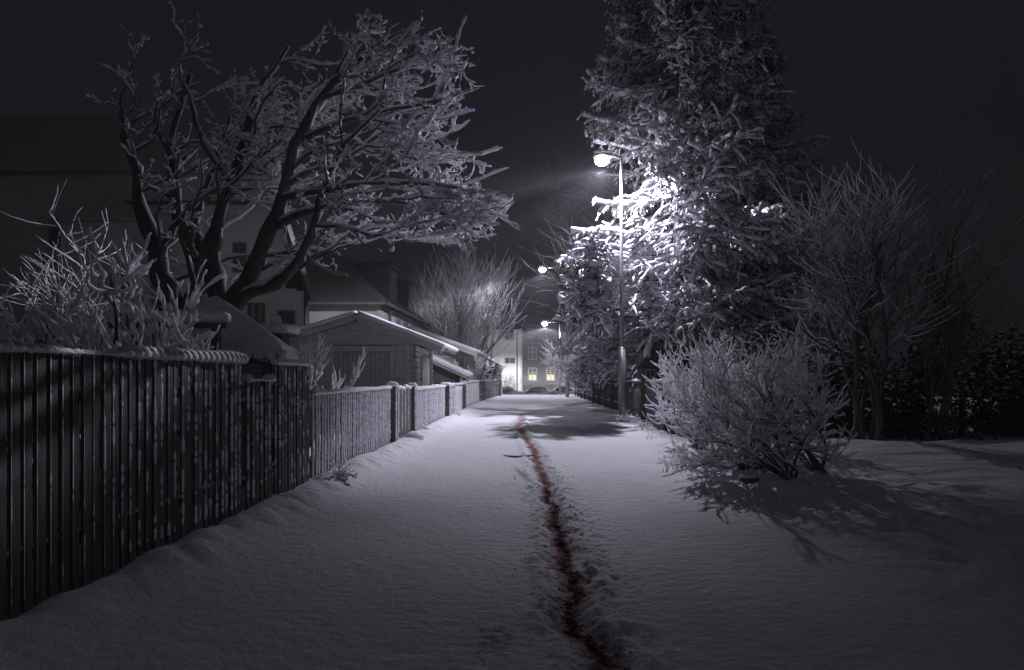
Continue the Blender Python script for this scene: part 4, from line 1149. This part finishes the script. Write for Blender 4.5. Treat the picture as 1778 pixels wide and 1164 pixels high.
m = MB(); m.tube([(X1 + .12, 31.6, 0), (X1 + .12, 31.6, 4.3), (X1 + .35, 31.6, 4.6)], [.06, .06, .06], 8); m.build("downpipe", M_roofd, h2)
for yy in (33.6, 35.6, 37.9, 40.4, 43, 46): window(h2, yy, yy + .95, 3.0, 4.2, X1, 2, 1, M_plast2, face='x')
for (dy, dz) in ((36.4, 0), (42.2, -.1)):
    d = MB(); d.box((-9.9, dy, 4.9), (-7.55, dy + 2.0, 7.25 + dz)); dd = d.build("dormer", M_roofd, h2, smooth=False)
    d = MB(); d.box((-10.0, dy - .15, 7.25 + dz), (-7.4, dy + 2.15, 7.38 + dz)); d.build("dormer_roof", M_roofd, dd, smooth=False)
    d = MB(); d.rbox((-9.9, dy - .1, 7.38 + dz), (-7.42, dy + 2.1, 7.46 + dz), .03, (6, 6, 2), .01); d.build("dormer_snow", M_roofs, dd)
    d = MB()
    for yy, ww in ((dy + .35, 1.3),):
        d.box((-7.545, yy, 5.45), (-7.50, yy + .08, 6.95 + dz)); d.box((-7.545, yy + ww - .08, 5.45), (-7.50, yy + ww, 6.95 + dz))
        d.box((-7.545, yy + .08, 6.87 + dz), (-7.50, yy + ww - .08, 6.95 + dz)); d.box((-7.545, yy + .08, 5.45), (-7.50, yy + ww - .08, 5.53))
        d.box((-7.545, yy + .62, 5.53), (-7.505, yy + .68, 6.87 + dz)); d.box((-7.54, yy + .08, 6.3), (-7.51, yy + .62, 6.36))
    d.build("dormer_window", M_plast2, dd, smooth=False)
m = MB(); m.box((-10.6, 41.0, 7.2), (-9.9, 41.8, 8.35)); m.build("chimney", M_stone, h2, smooth=False)
def antenna(label, px, py0, py1, Y_, arms):
    a = at(px, py0, Y_); b = at(px, py1, Y_)
    t = thing("roof_antenna", label, "antenna", a)
    MB().tube([a, b], [.028, .022], 6).build("mast", M_steel, t)
    m = MB()
    for (l, r, yl, yr) in arms: m.tube([at(l, yl, Y_), at(r, yr, Y_)], [.018, .018], 5)
    m.build("crossbars", M_steel, t)
antenna("left of two television antennas on the hipped roof ridge", 633, 474, 446, 38, [(612, 638, 454, 453), (620, 634, 449, 449)])
antenna("right of two television antennas on the hipped roof, near the dormer", 678, 484, 452, 43, [(664, 694, 463, 459), (668, 680, 469, 469)])

# ------------------------------------------------------------------ far three-storey block and white wing
gz1 = -1.25
fb = thing("apartment_block", "three-storey plastered block closing the lane, two lower windows lit behind curtains", "building", (0, 88, gz1))
yq = 88.0
xa = float(at(903, 0, yq)[0]); xb = float(at(985, 0, yq)[0]) + .0; xc = 16.0
ztop = float(at(0, 563, yq)[2]); zband = float(at(0, 596, yq)[2]); zbase = float(at(0, 669, yq)[2])
MB().box((-9, yq, gz1 - .2), (xb, yq + 10, ztop)).build("walls", M_plast2, fb, smooth=False)
MB().box((xb + .0, yq + 5, gz1 - .2), (xc, yq + 12, ztop - 2)).build("rear_wing", M_plast, fb, smooth=False)
MB().box((-9, yq - .10, gz1 - .2), (xb + .1, yq - .004, zbase)).build("plinth", M_stone, fb, smooth=False)
MB().box((-9, yq - .14, zband - .10), (xb + .14, yq - .004, zband + .08)).build("string_course", M_plast, fb, smooth=False)
m = MB(); m.prism([(-9.4, ztop), (xb + .4, ztop), (xb - 1.6, ztop + 1.0), (-7.5, ztop + 1.0)], 'y', yq - .4, yq + 10.3); m.build("roof", M_roofd, fb, smooth=False)
m = MB(); c0 = at(905, 0, yq + 3)[0]; c1 = at(916, 0, yq + 3)[0]; m.box((c0, yq + 3, ztop), (c1, yq + 4, float(at(0, 546, yq + 3)[2]))); ch = m.build("chimney", M_stone, fb, smooth=False)
antenna("thin mast above the chimney of the far three-storey block", 914, 547, 522, yq + 3.2, [(912, 916, 523, 523)])
for (a, b, c, d) in ((918, 925, 572, 587), (936, 947, 572, 587), (918, 931, 604, 624), (965, 978, 604, 624)):
    p0 = at(a, d, yq); p1 = at(b, c, yq); window(fb, p0[0], p1[0], p0[2], p1[2], yq, 2 if b - a > 8 else 1, 2, fw=.10)
for (a, b) in ((918.5, 931), (949.5, 962.5)):
    p0 = at(a, 660, yq); p1 = at(b, 640, yq)
    w = window(fb, p0[0], p1[0], p0[2], p1[2], yq, 2, 2, fw=.10)
    # lit curtains filling the lower half, scalloped
    m = MB(); mid = (p0[0] + p1[0]) / 2
    for (l, r) in ((p0[0] + .05, mid - .07), (mid + .07, p1[0] - .05)):
        k = 10; xs_ = np.linspace(l, r, k); zt = p0[2] + (p1[2] - p0[2]) * (.42 + .10 * np.abs(np.linspace(-1, 1, k)))
        V = [(x_, yq - .010 - .004 * (i % 2), p0[2] + .02) for i, x_ in enumerate(xs_)] + [(x_, yq - .010 - .004 * (i % 2), z_) for i, (x_, z_) in enumerate(zip(xs_, zt))]
        m.add(V, [(i, i + 1, k + i + 1, k + i) for i in range(k - 1)])
    m.build("curtain", M_curt, w, smooth=False)

wy = 84.0
wg = thing("white_house", "bright white house wall with rounded corner left of the far block", "house", (-3, wy, gz1))
x1_ = float(at(907, 0, wy)[0]); x0_ = float(at(845, 0, wy)[0]); zt_ = float(at(0, 571, wy)[2]); xr = .75
poly = [(x0_, wy + 8), (x0_, wy)] + [(x1_ - xr + xr * math.sin(a), wy + xr - xr * math.cos(a)) for a in np.linspace(0, math.pi / 2, 10)] + [(x1_, wy + 8)]
m = MB(); m.prism(poly, 'z', gz1 - .2, zt_); m.build("walls", M_white, wg, smooth=False)
m = MB(); m.add([(x0_, wy - .35, zt_), (x1_ + .35, wy - .35, zt_), (x1_ + .35, wy + 8, zt_), (x0_, wy + 8, zt_), (x0_, wy + 3.5, zt_ + 1.2), (x1_ - 1.1, wy + 3.5, zt_ + 1.2)], [(0, 1, 5, 4), (2, 3, 4, 5), (3, 2, 1, 0)], [(1, 2, 5), (3, 0, 4)]); m.build("roof", M_roofs, wg, smooth=False)
MB().box((x0_, wy - .40, zt_ - .10), (x1_ + .40, wy - .28, zt_ - .004)).build("gutter", M_roofd, wg, smooth=False)
px_ = float(at(898, 0, wy)[0]); MB().tube([(px_, wy - .09, gz1), (px_, wy - .09, zt_)], [.07, .07], 8).build("downpipe", M_stone, wg)
p0 = at(877, 631, wy); p1 = at(894, 622, wy); window(wg, p0[0], p1[0], p0[2], p1[2], wy, 2, 1, fw=.08)
p0 = at(877, 590, wy); p1 = at(892, 573, wy); window(wg, p0[0], p1[0], p0[2], p1[2], wy, 2, 1, fw=.08)

# small house with steep roof, right behind the dark fence
sh = thing("small_house", "small dark house with snowy gable behind the shrubs right of the lamp pole", "house", (5.5, 30, 0))
yq = 20.4
p = [at(1113, 640, yq), at(1172, 640, yq), at(1150, 606, yq), at(1128, 612, yq)]
m = MB(); m.box((p[0][0], yq, 0), (p[1][0] + 1.2, yq + 3, p[0][2])); skewx(m, yq).build("walls", M_dwood, sh, smooth=False)
m = MB(); m.prism([(p[0][0] - .12, p[0][2]), (p[1][0] + 1.3, p[1][2]), (p[1][0] + .6, p[2][2] + .1), (p[3][0] + .1, p[2][2])], 'y', yq - .2, yq + 3.2); skewx(m, yq).build("roof", M_roofd, sh, smooth=False)
q0 = at(1122, 655, yq); q1 = at(1136, 643, yq); window(sh, q0[0], q1[0], q0[2] - .1, q1[2], yq, 2, 1, M_frame, fw=.02)

# ------------------------------------------------------------------ snow-covered cars
def car(label, cx, cy, zg, length, rot):
    t = thing("parked_car", label, "car", (cx, cy, zg), "snow-covered cars parked at the end of the lane")
    Lh = length / 2; Wd = .84
    ca, sa = math.cos(rot), math.sin(rot)
    def xf(V):
        o = V.copy(); o[:, 0] = cx + V[:, 0] * ca - V[:, 1] * sa; o[:, 1] = cy + V[:, 0] * sa + V[:, 1] * ca; o[:, 2] += zg; return o
    prof = [(-1, .42), (-.98, .72), (-.86, .86), (-.70, .95), (-.50, 1.32), (-.25, 1.43), (.12, 1.43), (.30, 1.32), (.52, .98), (.80, .90), (.96, .78), (1, .5), (.98, .28), (-.98, .28)]
    def loft(m, pr, inset, ws=(-1, -.93, .93, 1)):
        n = len(pr); V = []
        for w in ws:
            k = 1 if abs(w) < .99 else .97
            for (a, b) in pr:
                tz = max(0, b - .9) / .55 * .22
                V.append((a * Lh * (1 if abs(w) < .99 else .985), w * (Wd - tz + inset), b * 1.0 if abs(w) < .99 else .3 + (b - .3) * .97))
        V = xf(np.array(V)); q = []
        for j in range(len(ws) - 1):
            for i in range(n): q.append((j * n + i, j * n + (i + 1) % n, (j + 1) * n + (i + 1) % n, (j + 1) * n + i))
        tri = []
        for j in (0, len(ws) - 1):
            c = (0,)
            for i in range(1, n - 1): tri.append((j * n, j * n + i, j * n + i + 1))
        m.add(V, q, tri)
    m = MB(); loft(m, prof, 0); m.build("body", M_car, t)
    # snow blanket over bonnet, roof and boot
    up = [(-.97, .74), (-.86, .86), (-.70, .96), (-.50, 1.33), (-.25, 1.44), (.12, 1.44), (.30, 1.33), (.52, .99), (.80, .91), (.95, .80)]
    sp = [(a, b) for a, b in up] + [(a * .99, b + .11) for a, b in up[::-1]]
    m = MB(); loft(m, sp, -.02); m.build("snow_blanket", M_snow, t)
    for sgn in (-1, 1):
        gm = MB()
        for (p_, q_) in (((-.46, -.04), (.0, 1)), ((.02, .40), (0, 1))):
            a0_, a1_ = p_
            V = [(a0_ * Lh, sgn * (Wd + .012), .93), (a1_ * Lh, sgn * (Wd + .012), .93), ((a1_ - (.14 if a1_ > .2 else 0)) * Lh, sgn * (Wd - .15), 1.26), ((a0_ + (.10 if a0_ < -.2 else 0)) * Lh, sgn * (Wd - .15), 1.26)]
            gm.add(xf(np.array(V)), [(0, 1, 2, 3)])
        gm.build("side_windows", M_glass, t, smooth=False)
        for wx in (-.62, .62):
            w = MB(); pts = xf(np.array([(wx * Lh, sgn * (Wd - .20), .31), (wx * Lh, sgn * (Wd + .01), .31)])); w.tube(pts, [.31, .31], 18); ww = w.build("wheel", M_tyre, t)
            w = MB(); pts = xf(np.array([(wx * Lh, sgn * (Wd + .012), .31), (wx * Lh, sgn * (Wd + .02), .31)])); w.tube(pts, [.19, .18], 14); w.build("rim", M_steel, ww)
    for sgn in (-.7, .7):
        h = MB(); h.blobs(xf(np.array([(Lh * .985, sgn * Wd, .66)])), [(.06, .14, .08)], 0, (8, 5)); h.build("headlight", M_frame, t)
    return t
car("snow-covered car parked broadside in the middle of the lane's end", 1.05, 77.5, gz1 + .05, 4.2, rad(-4))
car("snow-covered car to the right of the middle one, partly behind a snowbank", 4.0, 79.5, gz1 + .05, 4.1, rad(2))
car("snow-covered car at the left, nearly hidden by the small shrub", -2.6, 76.0 - 3, gz1 + .05, 4.0, rad(3))

# ------------------------------------------------------------------ evergreens added as a dark backdrop, hiding lit ground on the right
def evergreen(label, x, y_, w, h, seed):
    global rng
    rng = np.random.default_rng(seed)
    t = thing("evergreen_shrub", label, "shrub", (x, y_, 0), "dark evergreens at the back of the right-hand garden")
    n = 5200
    d = nrm(rng.normal(size=(n, 3))); d[:, 2] = np.abs(d[:, 2])
    r = rng.uniform(.55, 1.05, (n, 1)) * (1 + .25 * vn3(d, 3.0, seed)[:, None])
    p = np.array([[x, y_, 0.0]]) + d * r * np.array([[w, w * .7, h]])
    q = nrm(rng.normal(size=(n, 3)) + d); a = nrm(np.cross(q, rng.normal(size=(n, 3)))) * .035
    e = p + q * .13
    V = np.stack([p, (p + e) / 2 + a, e, (p + e) / 2 - a], 1).reshape(-1, 3)
    MB().add(V, np.arange(len(V)).reshape(-1, 4)).build("foliage", M_needle, t, smooth=False)
    m = MB(); m.blobs(p[d[:, 2] > .45][::4] + [0, 0, .05], rng.uniform(.015, .055, (len(p[d[:, 2] > .45][::4]), 1)) * np.array([[1.2, 1.2, .6]]), .2, (6, 4)); struct(m.build("foliage_snow", M_fsnow, t), "stuff")
    m = MB(); m.tube([(x, y_, -.1), (x, y_, h * .8)], [.09, .04], 8); m.build("trunk", M_bark, t)
for k, (x, y_, w, h) in enumerate(((6.9, 14.8, 1.5, 2.2), (9.6, 15.2, 1.7, 2.6), (12.4, 15.8, 1.8, 2.4), (15.6, 16.5, 2.0, 2.9), (5.2, 16.2, 1.3, 2.5))):
    evergreen(["dark rounded evergreen behind the tall bare tree on the right", "dark evergreen at the back of the garden, behind the right-hand bare tree", "dark low evergreen at the back of the garden, second from the right edge", "dark tall evergreen at the right edge of the garden", "dark evergreen right behind the tallest of the right-hand shrubs"][k], x, y_, w, h, 200 + k)

# ------------------------------------------------------------------ small things on the ground
def tuft(label, x, y_, n, h, seed, spread=.9, snow=True, name="dry_weed", cat="weed"):
    global rng
    rng = np.random.default_rng(seed)
    z = gz(x, y_) - .02
    t = thing(name, label, cat, (x, y_, z), "dry weeds sticking out of the snow")
    az = rng.uniform(0, 2 * np.pi, n); a = rng.random(n) * spread
    D = np.stack([np.sin(a) * np.cos(az), np.sin(a) * np.sin(az), np.cos(a)], 1)
    P = grow(np.array([[x, y_, z]]) + rng.normal(size=(n, 3)) * np.array([.06, .06, 0]), D, rng.uniform(.5, 1.1, n) * h, 6, .2, (0, 0, -.5), .5)
    m = MB(); R = taper(np.full(n, .0055), 6, .3); m.tubes(P, R, 4); m.build("stalks", M_bark, t)
    if snow:
        m = MB(); snowline(m, P, R, .016, .6, 5); m.build("stalk_snow", M_fsnow, t)
tuft("snowy weed clump at the foot of the nearest lamp pole", 2.75, 20.3, 26, .42, 1)
tuft("low snowy weeds just left of the dark plank fence's near end", 2.85, 17.2, 18, .32, 2)
tuft("single thin dry stalk standing in the snow before the right-hand shrubs", 2.62, 14.8, 3, .30, 3, .5, False)
tuft("broad-leaved dead plant with snow at the foot of the tall fence's end", -2.38, 8.6, 14, .30, 4, 1.2)
tuft("thin weeds poking out between the lane and the middle shrub", 2.35, 10.6, 6, .25, 5, .8, False)
tuft("few dry stalks by the low snow tussock nearest the viewer", 2.2, 8.55, 5, .14, 6, .9, False)
tuft("weeds at the foot of the second picket fence", -2.5, 16.2, 9, .22, 7, 1.0)
tuft("weeds below the gate with broken snow, beyond the wide post", -2.5, 22.6, 12, .32, 8, 1.0)
tuft("stiff weeds on the lit snow ledge right of the shrub row", 5.0, 11.3, 8, .3, 9, 1.0, False)
rng = np.random.default_rng(77)
t = thing("fallen_branch", "short dark branch lying in a hollow left of the red-brown trail", "branch", (-.2, 11.6, gz(-.2, 11.6)))
P = np.array([[(-.47, 11.62, .015), (-.33, 11.6, .0), (-.2, 11.6, -.01), (-.05, 11.57, .01), (.06, 11.56, .03)]], float)
MB().tubes(P, np.array([[.006, .016, .018, .014, .008]]), 7).build("stick", M_bark, t)
t = thing("round_stone", "dark rounded stone at the verge below the shrub nearest the viewer", "stone", (2.75, 8.65, 0))
MB().blobs([(2.78, 8.7, .03)], [(.13, .10, .08)], .04, (16, 10)).build("stone_body", M_stone, t)
MB().blobs([(2.78, 8.7, .085)], [(.115, .09, .045)], .06, (16, 8)).build("snow_cap", M_snow, t)
t = thing("round_stone", "small snow-buried stone by the gate boards on the left", "stone", (-2.42, 14.2, 0))
MB().blobs([(-2.42, 14.2, .1)], [(.2, .28, .13)], .04, (16, 10)).build("stone_body", M_snow, t)
# churned clods along the trail
rng = np.random.default_rng(78)
n = 220; yy = rng.uniform(2.7, 10, n) ** 1.0; xx = trail_x(yy) - wob(yy) + rng.normal(size=n) * .06
zz = ground_h(xx, yy)
m = MB(); r_ = rng.uniform(.002, .007, n) * (.6 + yy / 12); m.blobs(np.stack([xx, yy, zz + r_ * .3], 1), np.stack([r_ * 1.3, r_ * 1.3, r_ * .7], 1), .2, (6, 4))
o = m.build("soil_crumbs", mat("damp_soil", (.04, .022, .02), .8, .4, 20, .5, 60)); struct(o, "stuff")
n = 260; yy = rng.uniform(2.7, 11, n); xx = trail_x(yy) + np.where(rng.random(n) < .65, 1, -1) * (.17 + np.abs(rng.normal(size=n)) * .16); zz = ground_h(xx, yy)
m = MB(); r_ = rng.uniform(.002, .008, n) * (.6 + yy / 12); m.blobs(np.stack([xx, yy, zz + r_ * .2], 1), np.stack([r_ * 1.3, r_ * 1.3, r_ * .8], 1), .2, (6, 4))
o = m.build("snow_crumbs", M_fsnow); struct(o, "stuff")

# ------------------------------------------------------------------ thin night mist
hz = MB().box((-950, -65, -2.6), (950, 1850, 26)).build("haze", None, smooth=False)
hm = bpy.data.materials.new("night_mist"); hm.use_nodes = True; q = hm.node_tree; q.nodes.clear()
ho = q.nodes.new("ShaderNodeOutputMaterial"); hv = q.nodes.new("ShaderNodeVolumePrincipled")
hv.inputs["Density"].default_value = HAZE; hv.inputs["Color"].default_value = (0.90, 0.88, 1.0, 1); hv.inputs["Anisotropy"].default_value = 0.0
q.links.new(hv.outputs["Volume"], ho.inputs["Volume"]); hz.data.materials.append(hm); struct(hz, "stuff")
